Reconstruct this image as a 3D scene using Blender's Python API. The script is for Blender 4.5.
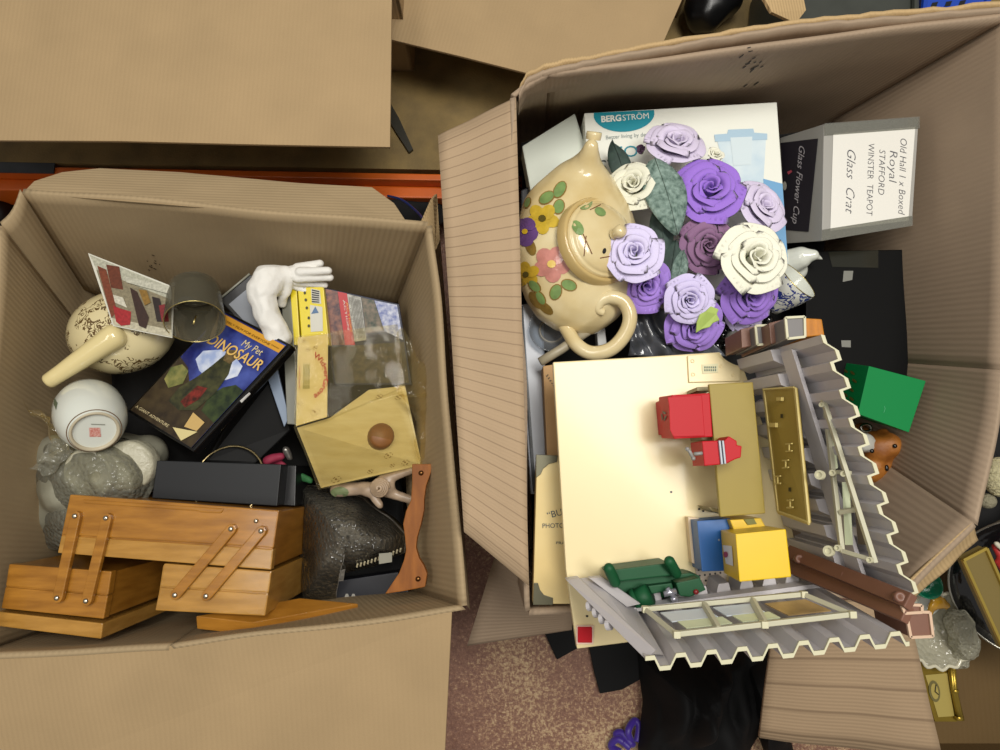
import bpy, bmesh, math, random
from mathutils import Vector, Matrix, noise
from mathutils.bvhtree import BVHTree
random.seed(7)
for o in list(bpy.data.objects): bpy.data.objects.remove(o)
SC = bpy.context.scene
COL = SC.collection
V = Vector
# ------------------------------------------------------------------ camera, world, lights, exposure
FPX = 666.67; CAMZ = 1.30; PITCH = math.radians(8)
cd = bpy.data.cameras.new('camera'); cd.sensor_width = 36; cd.lens = 24.0; cd.clip_start = .02
cam = bpy.data.objects.new('camera', cd); COL.objects.link(cam)
cam.location = (0, 0, CAMZ); cam.rotation_euler = (PITCH, 0, 0)
SC.camera = cam
wd = bpy.data.worlds.new('world'); SC.world = wd; wd.use_nodes = True
wd.node_tree.nodes['Background'].inputs[0].default_value = (1.0, .96, .90, 1)
wd.node_tree.nodes['Background'].inputs[1].default_value = .27
def area(name, loc, target, sx, sy, power, col):
    l = bpy.data.lights.new(name, 'AREA'); l.shape = 'RECTANGLE'; l.size = sx; l.size_y = sy; l.energy = power; l.color = col
    o = bpy.data.objects.new(name, l); COL.objects.link(o); o.location = loc
    o.rotation_euler = (V(target) - V(loc)).to_track_quat('-Z', 'Y').to_euler()
area('ceiling_lamp', (.55, .45, 3.0), (.1, 0, .3), 1.5, .6, 58, (1, .965, .90))
area('ceiling_lamp', (-.9, .1, 3.1), (0, 0, .3), 1.5, .6, 18, (1, .965, .90))
SC.view_settings.view_transform = 'Standard'; SC.view_settings.look = 'None'
SC.view_settings.exposure = 0.0; SC.view_settings.gamma = 1.0; SC.view_settings.use_curve_mapping = False

# ------------------------------------------------------------------ pixel -> place
CP, SP = math.cos(PITCH), math.sin(PITCH)
def ray(px, py):
    x, y = (px-500)/FPX, (375-py)/FPX
    return V((x, y*CP+SP, y*SP-CP))
def P(px, py, z):
    d = ray(px, py); t = (z-CAMZ)/d.z
    return V((0, 0, CAMZ)) + d*t
def Q(pts, z=None): return [P(p[0], p[1], p[2] if len(p) > 2 else z) for p in pts]
def QP(pts):
    """first three points fix the plane, the rest are dropped onto it"""
    a = [P(*p) for p in pts[:3]]; n = (a[1]-a[0]).cross(a[2]-a[0]); o = V((0, 0, CAMZ))
    return a+[o+ray(p[0], p[1])*((a[0]-o).dot(n)/ray(p[0], p[1]).dot(n)) for p in pts[3:]]
def pxm(z): return (CAMZ-z)/FPX
# ------------------------------------------------------------------ materials
def hexc(h):
    h = h.lstrip('#'); c = [int(h[i:i+2], 16)/255 for i in (0, 2, 4)]
    return tuple((v/12.92 if v <= .04045 else ((v+.055)/1.055)**2.4) for v in c) + (1,)
MATS = {}
def _base(name):
    m = bpy.data.materials.new(name); m.use_nodes = True
    return m, m.node_tree, m.node_tree.nodes['Principled BSDF']
def M(name, col, rough=.5, metal=0, var=.0, vscale=25, bump=0, bscale=120, coat=0, col2=None, stretch=None, spec=None, sheen=0):
    if name in MATS: return MATS[name]
    m, nt, b = _base(name); c = hexc(col)
    b.inputs['Base Color'].default_value = c; b.inputs['Roughness'].default_value = rough; b.inputs['Metallic'].default_value = metal
    b.inputs['Coat Weight'].default_value = coat; b.inputs['Coat Roughness'].default_value = .12
    if spec is not None: b.inputs['Specular IOR Level'].default_value = spec
    if sheen: b.inputs['Sheen Weight'].default_value = sheen
    if var or bump or col2:
        tc = nt.nodes.new('ShaderNodeTexCoord'); mp = nt.nodes.new('ShaderNodeMapping')
        nt.links.new(tc.outputs['Object'], mp.inputs[0])
        if stretch: mp.inputs['Scale'].default_value = stretch
    if var or col2:
        n = nt.nodes.new('ShaderNodeTexNoise'); n.inputs['Scale'].default_value = vscale; n.inputs['Detail'].default_value = 6
        nt.links.new(mp.outputs[0], n.inputs['Vector'])
        r = nt.nodes.new('ShaderNodeValToRGB'); nt.links.new(n.outputs['Fac'], r.inputs[0])
        if col2: d = hexc(col2)
        else: d = tuple(max(0, v*(1-var)) for v in c[:3])+(1,)
        r.color_ramp.elements[0].position = .32; r.color_ramp.elements[1].position = .68
        r.color_ramp.elements[0].color = d; r.color_ramp.elements[1].color = c
        nt.links.new(r.outputs[0], b.inputs['Base Color'])
    if bump:
        n2 = nt.nodes.new('ShaderNodeTexNoise'); n2.inputs['Scale'].default_value = bscale; n2.inputs['Detail'].default_value = 4
        nt.links.new(mp.outputs[0], n2.inputs['Vector'])
        bp = nt.nodes.new('ShaderNodeBump'); bp.inputs['Strength'].default_value = bump; bp.inputs['Distance'].default_value = .004
        nt.links.new(n2.outputs['Fac'], bp.inputs['Height']); nt.links.new(bp.outputs[0], b.inputs['Normal'])
    MATS[name] = m; return m
def cardboard(name, col, wl=.009, strength=.35, axis='X', crease=None):
    m, nt, b = _base(name); c = hexc(col); L = nt.links.new
    uv = nt.nodes.new('ShaderNodeUVMap'); uv.uv_map = 'UVMap'
    w = nt.nodes.new('ShaderNodeTexWave'); w.bands_direction = axis; w.inputs['Scale'].default_value = 2*math.pi/(20*wl); w.inputs['Distortion'].default_value = .5
    w.inputs['Detail'].default_value = 1
    L(uv.outputs[0], w.inputs['Vector'])
    n = nt.nodes.new('ShaderNodeTexNoise'); n.inputs['Scale'].default_value = 9; n.inputs['Detail'].default_value = 8; L(uv.outputs[0], n.inputs['Vector'])
    r = nt.nodes.new('ShaderNodeValToRGB'); L(n.outputs['Fac'], r.inputs[0])
    r.color_ramp.elements[0].position = .3; r.color_ramp.elements[1].position = .7
    r.color_ramp.elements[0].color = tuple(v*.88 for v in c[:3])+(1,); r.color_ramp.elements[1].color = c
    fib = nt.nodes.new('ShaderNodeTexNoise'); fib.inputs['Scale'].default_value = 500; L(uv.outputs[0], fib.inputs['Vector'])
    mx = nt.nodes.new('ShaderNodeMixRGB'); mx.blend_type = 'MULTIPLY'; mx.inputs[0].default_value = .10
    L(r.outputs[0], mx.inputs[1]); L(fib.outputs['Fac'], mx.inputs[2])
    last = mx
    if crease:
        w2 = nt.nodes.new('ShaderNodeTexWave'); w2.bands_direction = axis; w2.inputs['Scale'].default_value = 2*math.pi/(20*crease); w2.inputs['Distortion'].default_value = .25
        L(uv.outputs[0], w2.inputs['Vector'])
        cr = nt.nodes.new('ShaderNodeValToRGB'); cr.color_ramp.elements[0].position = 0; cr.color_ramp.elements[1].position = .05
        cr.color_ramp.elements[0].color = (.45, .42, .4, 1); cr.color_ramp.elements[1].color = (1, 1, 1, 1); L(w2.outputs['Fac'], cr.inputs[0])
        m2 = nt.nodes.new('ShaderNodeMixRGB'); m2.blend_type = 'MULTIPLY'; m2.inputs[0].default_value = .6; L(mx.outputs[0], m2.inputs[1]); L(cr.outputs[0], m2.inputs[2]); last = m2
    L(last.outputs[0], b.inputs['Base Color'])
    ad = nt.nodes.new('ShaderNodeMath'); ad.operation = 'ADD'; L(w.outputs['Fac'], ad.inputs[0]); L(n.outputs['Fac'], ad.inputs[1])
    bp = nt.nodes.new('ShaderNodeBump'); bp.inputs['Strength'].default_value = strength; bp.inputs['Distance'].default_value = .0012
    L(ad.outputs[0], bp.inputs['Height']); L(bp.outputs[0], b.inputs['Normal'])
    b.inputs['Roughness'].default_value = .75; b.inputs['Specular IOR Level'].default_value = .25
    return m
def film(name, tint, gloss=.35, haze=.0, hazecol='#cfc9b0', rough=.08, bumpscale=0, bump=.3, vor=False):
    """thin clear plastic or glass: transparent tint + glossy by fresnel, optional haze"""
    m = bpy.data.materials.new(name); m.use_nodes = True; nt = m.node_tree; L = nt.links.new
    for n in list(nt.nodes): nt.nodes.remove(n)
    out = nt.nodes.new('ShaderNodeOutputMaterial')
    t = nt.nodes.new('ShaderNodeBsdfTransparent'); t.inputs[0].default_value = hexc(tint)
    g = nt.nodes.new('ShaderNodeBsdfGlossy'); g.inputs['Roughness'].default_value = rough; g.inputs[0].default_value = (1, 1, 1, 1)
    lw = nt.nodes.new('ShaderNodeLayerWeight'); lw.inputs[0].default_value = gloss
    mx = nt.nodes.new('ShaderNodeMixShader'); L(lw.outputs['Fresnel'], mx.inputs[0]); L(t.outputs[0], mx.inputs[1]); L(g.outputs[0], mx.inputs[2])
    last = mx
    if haze:
        d = nt.nodes.new('ShaderNodeBsdfDiffuse'); d.inputs[0].default_value = hexc(hazecol)
        m2 = nt.nodes.new('ShaderNodeMixShader'); m2.inputs[0].default_value = haze; L(mx.outputs[0], m2.inputs[1]); L(d.outputs[0], m2.inputs[2]); last = m2
    if bumpscale:
        tc = nt.nodes.new('ShaderNodeTexCoord')
        if vor:
            n = nt.nodes.new('ShaderNodeTexVoronoi'); n.inputs['Scale'].default_value = bumpscale; o = n.outputs['Distance']
        else:
            n = nt.nodes.new('ShaderNodeTexNoise'); n.inputs['Scale'].default_value = bumpscale; n.inputs['Detail'].default_value = 4; o = n.outputs['Fac']
        L(tc.outputs['Object'], n.inputs['Vector'])
        bp = nt.nodes.new('ShaderNodeBump'); bp.inputs['Strength'].default_value = bump; bp.inputs['Distance'].default_value = .004; bp.invert = vor
        L(o, bp.inputs['Height']); L(bp.outputs[0], g.inputs['Normal']); L(bp.outputs[0], lw.inputs['Normal'])
        if haze: L(bp.outputs[0], d.inputs['Normal'])
    L(last.outputs[0], out.inputs[0])
    return m
def wood(name, c1, c2, stretch, scale=14, coat=.12, rough=.4):
    m = M(name, c1, rough, 0, col2=c2, vscale=scale, stretch=stretch, coat=coat, bump=.08, bscale=60, spec=.3)
    return m
# ------------------------------------------------------------------ mesh building
ORG = {}; GEO = {}
def fin(o, label=None, cat=None, group=None, kind=None):
    if label: o['label'] = label
    if cat: o['category'] = cat
    if group: o['group'] = group
    if kind: o['kind'] = kind
    return o
def thing(name, label, cat, loc, group=None, kind=None):
    o = bpy.data.objects.new(name, None); COL.objects.link(o); o.location = loc; o.empty_display_size = .03
    ORG[o.name] = V(loc); return fin(o, label, cat, group, kind)
def mk(name, verts, faces, mat, parent=None, smooth=False, uvs=None, bevel=0, recalc=True):
    bm = bmesh.new(); vs = [bm.verts.new(v) for v in verts]
    for f in faces:
        try: bm.faces.new([vs[i] for i in f])
        except ValueError: pass
    if uvs:
        l = bm.loops.layers.uv.new('UVMap'); bm.verts.index_update()
        for f in bm.faces:
            for lp in f.loops: lp[l].uv = uvs[lp.vert.index]
    if recalc: bmesh.ops.recalc_face_normals(bm, faces=bm.faces)
    if bevel: bmesh.ops.bevel(bm, geom=list(bm.edges), offset=bevel, segments=2, affect='EDGES', profile=.6, clamp_overlap=True)
    return from_bm(name, bm, mat, parent, smooth)
def from_bm(name, bm, mat, parent=None, smooth=False):
    me = bpy.data.meshes.new(name)
    bm.verts.index_update()
    wv = [v.co.copy() for v in bm.verts]; wf = [[v.index for v in f.verts] for f in bm.faces]
    if parent is not None: org = ORG[parent.name]
    else:
        n = max(1, len(wv)); org = V((sum(v.x for v in wv)/n, sum(v.y for v in wv)/n, min(v.z for v in wv)))
    for v in bm.verts: v.co = v.co - org
    if smooth:
        for f in bm.faces: f.smooth = True
    bm.to_mesh(me); bm.free()
    o = bpy.data.objects.new(name, me); COL.objects.link(o)
    if parent is not None: o.parent = parent
    else: o.location = org
    ORG[o.name] = org; GEO[o.name] = (wv, wf)
    for mm in (mat if isinstance(mat, (list, tuple)) else [mat]): me.materials.append(mm)
    return o
def poly_normal(pts):
    n = V((0, 0, 0))
    for i in range(len(pts)):
        a, b = pts[i], pts[(i+1) % len(pts)]; n += V(((a.y-b.y)*(a.z+b.z), (a.z-b.z)*(a.x+b.x), (a.x-b.x)*(a.y+b.y)))
    n.normalize()
    return n if n.z >= 0 else -n
def slab(name, pts, thick, mat, parent=None, d=None, bevel=0, smooth=False, shrink=1.0):
    n = len(pts); d = (-poly_normal(pts) if d is None else V(d).normalized())*thick
    c = sum(pts, V())/n
    low = [c+(p-c)*shrink+d for p in pts]
    verts = list(pts)+low
    faces = [list(range(n)), list(range(2*n-1, n-1, -1))]+[[i, (i+1) % n, n+(i+1) % n, n+i] for i in range(n)]
    X = (pts[1]-pts[0]).normalized(); N = poly_normal(pts); Y = N.cross(X)
    uv = [((v-pts[0]).dot(X)+(v-pts[0]).dot(N)*.7, (v-pts[0]).dot(Y)+(v-pts[0]).dot(N)*.7) for v in verts]
    return mk(name, verts, faces, mat, parent, smooth, uv, bevel)
DOWN = V((0, 0, -1))
def boxd(name, pts, depth, mat, parent=None, bevel=.001, shrink=1.0): return slab(name, pts, depth, mat, parent, DOWN, bevel, shrink=shrink)
def sheet(name, fn, nu, nv, thick, mat, parent=None, outward=None, smooth=True, lu=1, lv=1):
    """grid surface with thickness; outward = direction of the second skin"""
    g = [[V(fn(i/nu, j/nv)) for i in range(nu+1)] for j in range(nv+1)]
    verts = [p for r in g for p in r]; W1 = nu+1; n1 = len(verts); faces = []
    uv = [(i/nu*lu, j/nv*lv) for j in range(nv+1) for i in range(nu+1)]
    faces += [[j*W1+i, j*W1+i+1, (j+1)*W1+i+1, (j+1)*W1+i] for j in range(nv) for i in range(nu)]
    if thick:
        for j in range(nv+1):
            for i in range(W1):
                if outward is not None: off = V(outward).normalized()
                else:
                    a = g[j][min(i+1, nu)]-g[j][max(i-1, 0)]; b = g[min(j+1, nv)][i]-g[max(j-1, 0)][i]; off = a.cross(b).normalized()*-1
                verts.append(g[j][i]+off*thick); uv.append(uv[j*W1+i])
        faces += [[n1+(j+1)*W1+i, n1+(j+1)*W1+i+1, n1+j*W1+i+1, n1+j*W1+i] for j in range(nv) for i in range(nu)]
        ring = [i for i in range(W1)]+[j*W1+nu for j in range(1, nv+1)]+[nv*W1+i for i in range(nu-1, -1, -1)]+[j*W1 for j in range(nv-1, 0, -1)]
        faces += [[ring[k], n1+ring[k], n1+ring[(k+1) % len(ring)], ring[(k+1) % len(ring)]] for k in range(len(ring))]
    return mk(name, verts, faces, mat, parent, smooth, uv)
def bil(c, u, v): return (c[0]*(1-u)+c[1]*u)*(1-v)+(c[3]*(1-u)+c[2]*u)*v
def wob(p, s, a): return noise.noise_vector(p*s)*a
def frame_of(t):
    t = t.normalized(); a = V((0, 0, 1)) if abs(t.z) < .9 else V((1, 0, 0))
    x = t.cross(a).normalized(); return x, t.cross(x)
def tube_geo(path, rad, n=12, closed=False, caps=True):
    verts, faces = [], []; m = len(path); up = None
    for i, p in enumerate(path):
        if closed: t = path[(i+1) % m]-path[i-1]
        else: t = path[min(i+1, m-1)]-path[max(i-1, 0)]
        if up is None: x, y = frame_of(t)
        else:
            y = up - t.normalized()*up.dot(t.normalized()); y.normalize(); x = y.cross(t.normalized())
        up = y; r = rad[i] if isinstance(rad, (list, tuple)) else rad
        verts += [p+(x*math.cos(a)+y*math.sin(a))*r for a in [2*math.pi*k/n for k in range(n)]]
    for i in range(m if closed else m-1):
        a, b = i*n, ((i+1) % m)*n
        faces += [[a+k, a+(k+1) % n, b+(k+1) % n, b+k] for k in range(n)]
    if caps and not closed: faces += [list(range(n))[::-1], [(m-1)*n+k for k in range(n)]]
    return verts, faces
def tube(name, path, rad, mat, parent=None, n=12, closed=False, smooth=True):
    v, f = tube_geo(path, rad, n, closed); return mk(name, v, f, mat, parent, smooth)
def smoothpath(pts, k=6):
    out = []; m = len(pts)
    for i in range(m-1):
        p0, p1, p2, p3 = pts[max(i-1, 0)], pts[i], pts[i+1], pts[min(i+2, m-1)]
        for j in range(k):
            t = j/k; out.append(.5*((2*p1)+(p2-p0)*t+(2*p0-5*p1+4*p2-p3)*t*t+(3*p1-p0-3*p2+p3)*t**3))
    out.append(pts[-1]); return out
def capsule(p0, p1, r0, r1, n=12):
    d = (p1-p0); L = d.length; t = d/L if L > 1e-6 else V((0, 0, 1)); path, rr = [], []
    for k in range(5):
        a = math.pi/2*(1-k/4); path.append(p0-t*r0*math.sin(a)); rr.append(max(r0*math.cos(a), 1e-4))
    for k in range(1, 4): path.append(p0.lerp(p1, k/4)); rr.append(r0+(r1-r0)*k/4)
    for k in range(5):
        a = math.pi/2*k/4; path.append(p1+t*r1*math.sin(a)); rr.append(max(r1*math.cos(a), 1e-4))
    return tube_geo(path, rr, n)
def remesh(verts, faces, voxel, smooth=6):
    me = bpy.data.meshes.new('tmp'); me.from_pydata([tuple(v) for v in verts], [], faces); o = bpy.data.objects.new('tmp', me); COL.objects.link(o)
    r = o.modifiers.new('r', 'REMESH'); r.mode = 'VOXEL'; r.voxel_size = voxel
    s = o.modifiers.new('s', 'SMOOTH'); s.iterations = smooth; s.factor = .5
    dg = bpy.context.evaluated_depsgraph_get(); m2 = bpy.data.meshes.new_from_object(o.evaluated_get(dg))
    v = [x.co.copy() for x in m2.vertices]; f = [list(p.vertices) for p in m2.polygons]
    bpy.data.objects.remove(o); bpy.data.meshes.remove(me); bpy.data.meshes.remove(m2)
    return v, f
def blob(name, caps, voxel, mat, parent=None, wobble=0, ws=20, smooth=6):
    vs, fs = [], []
    for (p0, p1, r0, r1) in caps:
        v, f = capsule(p0, p1, r0, r1); b = len(vs); vs += v; fs += [[i+b for i in q] for q in f]
    v, f = remesh(vs, fs, voxel, smooth)
    if wobble: v = [p+noise.noise_vector(p*ws)*wobble for p in v]
    return mk(name, v, f, mat, parent, True)
def lathe(name, prof, org, axis, mat, parent=None, n=32, caps=(False, False), sq=None):
    t = V(axis).normalized(); x, y = frame_of(t); verts, faces = [], []
    for (r, h) in prof: verts += [org+t*h+(x*math.cos(a)+y*math.sin(a))*r for a in [2*math.pi*k/n for k in range(n)]]
    for i in range(len(prof)-1):
        a, b = i*n, (i+1)*n; faces += [[a+k, a+(k+1) % n, b+(k+1) % n, b+k] for k in range(n)]
    if caps[0]: faces.append(list(range(n)))
    if caps[1]: faces.append([(len(prof)-1)*n+k for k in range(n)])
    return mk(name, verts, faces, mat, parent, True)
def ellipsoid(name, c, rad, mat, parent=None, R=None, n=28, wobble=0, ws=20):
    verts, faces = [], []; m = n//2
    for i in range(1, m):
        th = math.pi*i/m
        for k in range(n):
            a = 2*math.pi*k/n; p = V((rad[0]*math.sin(th)*math.cos(a), rad[1]*math.sin(th)*math.sin(a), rad[2]*math.cos(th)))
            if R: p = R @ p
            p = c+p
            if wobble: p = p+noise.noise_vector(p*ws)*wobble
            verts.append(p)
    top = V((0, 0, rad[2])); top = R @ top if R else top
    verts += [c+top, c-top]; T = len(verts)-2
    for i in range(m-2): faces += [[i*n+k, i*n+(k+1) % n, (i+1)*n+(k+1) % n, (i+1)*n+k] for k in range(n)]
    faces += [[T, k, (k+1) % n] for k in range(n)]+[[T+1, (m-2)*n+(k+1) % n, (m-2)*n+k] for k in range(n)]
    return mk(name, verts, faces, mat, parent, True)
def bar(name, a, b, w, h, mat, parent=None, up=V((0, 0, 1)), bevel=0):
    """rectangular bar from a to b"""
    t = (b-a).normalized(); x = t.cross(up).normalized(); y = x.cross(t)
    pts = [a+x*w/2+y*h/2, a-x*w/2+y*h/2, b-x*w/2+y*h/2, b+x*w/2+y*h/2]
    return slab(name, pts, h, mat, parent, d=-y, bevel=bevel)
def flat(o):
    for p in o.data.polygons: p.use_smooth = False
    return o
# ------------------------------------------------------------------ flat print laid on a surface
BV = {}
def bvh(objs):
    key = tuple(o.name for o in objs)
    if key not in BV:
        vs, fs = [], []
        for o in objs:
            v, f = GEO[o.name]; b = len(vs); vs += v; fs += [[i+b for i in q] for q in f]
        BV[key] = BVHTree.FromPolygons(vs, fs)
    return BV[key]
def hit(px, py, objs, lift):
    d = ray(px, py).normalized(); r = bvh(objs).ray_cast(V((0, 0, CAMZ)), d)
    if r[0] is None: return None
    n = r[1] if r[1].dot(d) < 0 else -r[1]
    return r[0]+n*lift
def decal(name, poly, objs, mat, parent, lift=.0007, rings=1):
    c = (sum(p[0] for p in poly)/len(poly), sum(p[1] for p in poly)/len(poly)); n = len(poly)
    pts = [c]
    for r in range(1, rings+1): pts += [(c[0]+(p[0]-c[0])*r/rings, c[1]+(p[1]-c[1])*r/rings) for p in poly]
    hs = [hit(p[0], p[1], objs, lift) for p in pts]
    faces = [[0, 1+i, 1+(i+1) % n] for i in range(n)]
    for r in range(rings-1): faces += [[1+r*n+i, 1+(r+1)*n+i, 1+(r+1)*n+(i+1) % n, 1+r*n+(i+1) % n] for i in range(n)]
    faces = [f for f in faces if all(hs[i] is not None for i in f)]
    if not faces: return None
    hs = [h if h is not None else V() for h in hs]; used = sorted({i for f in faces for i in f}); mp = {u: k for k, u in enumerate(used)}
    uv = [(pts[u][0]*.0012, -pts[u][1]*.0012) for u in used]
    return mk(name, [hs[u] for u in used], [[mp[i] for i in f] for f in faces], mat, parent, False, uv)
def ell(cx, cy, rx, ry, n=16, rot=0, a0=0, a1=360):
    out = []
    for k in range(n + (0 if a1-a0 >= 360 else 1)):
        a = math.radians(a0+(a1-a0)*k/n); x, y = rx*math.cos(a), ry*math.sin(a); c, s = math.cos(math.radians(rot)), math.sin(math.radians(rot))
        out.append((cx+x*c-y*s, cy+x*s+y*c))
    return out
def txtmesh(s, shear=0, bold=0, spacing=1):
    cu = bpy.data.curves.new('t', 'FONT'); cu.body = s; cu.size = 1; cu.shear = shear; cu.offset = bold; cu.resolution_u = 3; cu.space_character = spacing
    o = bpy.data.objects.new('t', cu); COL.objects.link(o)
    me = bpy.data.meshes.new_from_object(o.evaluated_get(bpy.context.evaluated_depsgraph_get()))
    v = [(x.co.x, x.co.y) for x in me.vertices]; f = [list(p.vertices) for p in me.polygons]
    bpy.data.objects.remove(o); bpy.data.curves.remove(cu); bpy.data.meshes.remove(me)
    return v, f
def text(name, s, org, xd, length, objs, mat, parent, up=None, lift=.001, shear=0, bold=0, height=None, arc=None, spacing=1):
    """s starts at pixel org, runs along xd for `length` pixels; laid on objs"""
    v, f = txtmesh(s, shear, bold, spacing)
    if not v: return None
    x0 = min(p[0] for p in v); x1 = max(p[0] for p in v); k = length/(x1-x0); ky = k if height is None else height/max(.001, max(p[1] for p in v)-0)
    L = math.hypot(*xd); xd = (xd[0]/L, xd[1]/L)
    if up is None: up = (xd[1], -xd[0])
    pts = []
    for p in v:
        a, b = (p[0]-x0)*k, p[1]*ky
        if arc: b += arc*(1-((a/length)*2-1)**2)
        pts.append((org[0]+xd[0]*a+up[0]*b, org[1]+xd[1]*a+up[1]*b))
    hs = [hit(p[0], p[1], objs, lift) for p in pts]
    f = [q for q in f if all(hs[i] is not None for i in q)]
    if not f: return None
    used = sorted({i for q in f for i in q}); mp = {u: i for i, u in enumerate(used)}
    return mk(name, [hs[u] for u in used], [[mp[i] for i in q] for q in f], mat, parent)
# ------------------------------------------------------------------ common materials
CB_A = cardboard('cardboard_inner', '#ac9674', .0075, .32)
CB_B = cardboard('cardboard_outer', '#b09670', .006, .16)
CB_F = cardboard('cardboard_flap', '#b39a7c', .0045, .12, 'X', crease=.0142)
CB_E = cardboard('cardboard_torn', '#c4a77a', .005, .5)
CB_Y = cardboard('cardboard_creased', '#a88f72', .006, .2, 'Y', crease=.045)
CB_P = cardboard('cardboard_pink', '#a6917a', .0075, .28)
BLACK = M('black_cloth_filler', '#0d0d0e', .85, var=.4, vscale=30, sheen=.1)
BLACKG = M('black_gloss', '#0a0a0b', .25)
BLACKP = M('black_plastic', '#141416', .4)
# ------------------------------------------------------------------ floor
def floor_mat():
    m, nt, b = _base('worn_red_floor'); L = nt.links.new
    tc = nt.nodes.new('ShaderNodeTexCoord')
    n1 = nt.nodes.new('ShaderNodeTexNoise'); n1.inputs['Scale'].default_value = 5; n1.inputs['Detail'].default_value = 5; L(tc.outputs['Object'], n1.inputs['Vector'])
    n2 = nt.nodes.new('ShaderNodeTexNoise'); n2.inputs['Scale'].default_value = 210; n2.inputs['Detail'].default_value = 6; n2.inputs['Roughness'].default_value = .75; L(tc.outputs['Object'], n2.inputs['Vector'])
    ad = nt.nodes.new('ShaderNodeMath'); ad.operation = 'MULTIPLY_ADD'; ad.inputs[1].default_value = .55; L(n1.outputs['Fac'], ad.inputs[0]); L(n2.outputs['Fac'], ad.inputs[2])
    r = nt.nodes.new('ShaderNodeValToRGB'); L(ad.outputs[0], r.inputs[0]); e = r.color_ramp.elements
    e[0].position = .62; e[0].color = hexc('#6b4636'); e[1].position = 1.0; e[1].color = hexc('#cdb58c')
    x = e.new(.80); x.color = hexc('#87604c'); x = e.new(.86); x.color = hexc('#ab8a68')
    L(r.outputs[0], b.inputs['Base Color']); b.inputs['Roughness'].default_value = .38
    bp = nt.nodes.new('ShaderNodeBump'); bp.inputs['Strength'].default_value = .5; bp.inputs['Distance'].default_value = .003; L(n2.outputs['Fac'], bp.inputs['Height']); L(bp.outputs[0], b.inputs['Normal'])
    return m
fl = slab('floor', [V((-2.2, -2, 0)), V((2.2, -2, 0)), V((2.2, 2, 0)), V((-2.2, 2, 0))], .05, floor_mat()); fin(fl, 'worn red painted concrete floor', 'floor', kind='structure')
# ------------------------------------------------------------------ shelf rack
SZ = .19
OR = M('orange_steel', '#e06a1c', .38, var=.25, vscale=12)
CHIP = M('chipboard', '#8d7646', .7, col2='#73603a', vscale=22, bump=.2, bscale=300)
bl, br_ = P(0, 165, SZ), P(440, 173, SZ); dx = (br_-bl); dx.z = 0; dx.normalize(); dy = V((-dx.y, dx.x, 0))
def along(s, off, z): return V((bl.x, bl.y, 0))+dx*s+dy*off+V((0, 0, z))
rk = thing('shelf_rack', 'orange steel storage rack shelf with a brown chipboard deck', 'shelf', along(.6, .3, 0))
S0, S1 = -.62, 2.0
slab('shelf_board', [along(S0, .006, SZ), along(S1, .006, SZ), along(S1, .8, SZ), along(S0, .8, SZ)], .018, CHIP, rk)
slab('beam', [along(S0, 0, SZ-.004), along(S1, 0, SZ-.004), along(S1, -.012, SZ-.004), along(S0, -.012, SZ-.004)], .05, OR, rk, DOWN, bevel=.002)
slab('beam_lip', [along(S0, -.012, SZ-.03), along(S1, -.012, SZ-.03), along(S1, -.034, SZ-.03), along(S0, -.034, SZ-.03)], .07, OR, rk, DOWN, bevel=.003)
for s in (S0+.02, S1-.06):
    for o_ in (-.005, .75): slab('upright', [along(s, o_, .6), along(s+.05, o_, .6), along(s+.05, o_+.05, .6), along(s, o_+.05, .6)], .6, OR, rk, DOWN, bevel=.002)
slab('tape', [along(S0, -.013, SZ-.0008), along(.095, -.013, SZ-.0008), along(.095, .012, SZ-.0008), along(S0, .012, SZ-.0008)], .003, M('blue_black_tape', '#3a3f45', .5, var=.4), rk, DOWN)
# ------------------------------------------------------------------ boxes on the shelf, one flap each reaching into view
def shelf_box(label, hinge0, hinge1, flap, zr, depth, mat):
    b0, b1 = P(*hinge0, zr), P(*hinge1, zr); d = (b1-b0).normalized(); bk = V((-d.y, d.x, 0))*depth
    c = [b0, b1, b1+bk, b0+bk]
    t = thing('cardboard_box', label, 'box', V(((c[0]+c[2])/2).xy.to_3d())+V((0, 0, SZ)))
    for i in range(4): a, b_ = c[i], c[(i+1) % 4]; slab('side_panel', [a, b_, V((b_.x, b_.y, SZ)), V((a.x, a.y, SZ))], .005, mat, t, d=((c[0]+c[2])/2-(a+b_)/2).xy.to_3d())
    slab('bottom_panel', [V((p.x, p.y, SZ+.005)) for p in c], .005, mat, t)
    slab('flap', flap, .005, mat, t, bevel=.0008)
    slab('flap', [c[3], c[2], c[2]+bk*.5-V((0, 0, .05)), c[3]+bk*.5-V((0, 0, .05))], .005, mat, t)
    return t
zA = .44
shelf_box('closed-front cardboard box on the shelf whose broad smooth tan flap overhangs the orange beam', (-190, -45), (392, -32),
          Q([(-190, 136), (-60, 140), (120, 141), (240, 144), (390, 147), (391, 60), (392, -32), (-190, -45)], zA), zA, .3, CB_B)
zB = .33
shelf_box('cardboard box on the shelf with a slanted creased flap casting a shadow on the deck', (430, -80), (700, -40),
          Q([(385, 38), (460, 56), (527, 73), (600, 68), (648, 60), (660, 50), (684, -5), (700, -40), (400, -80)], zB), zB, .3, CB_B)
a = Q([(391, 104), (399, 118), (413, 149), (409, 152), (396, 132), (390, 122)], SZ+.008)  # flat pointed dark sliver just above the deck
fin(slab('dark_sliver', a, .006, M('sliver_dark', '#2c2a20', .4)), 'pointed dark sliver lying on the chipboard shelf', 'sliver')
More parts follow.
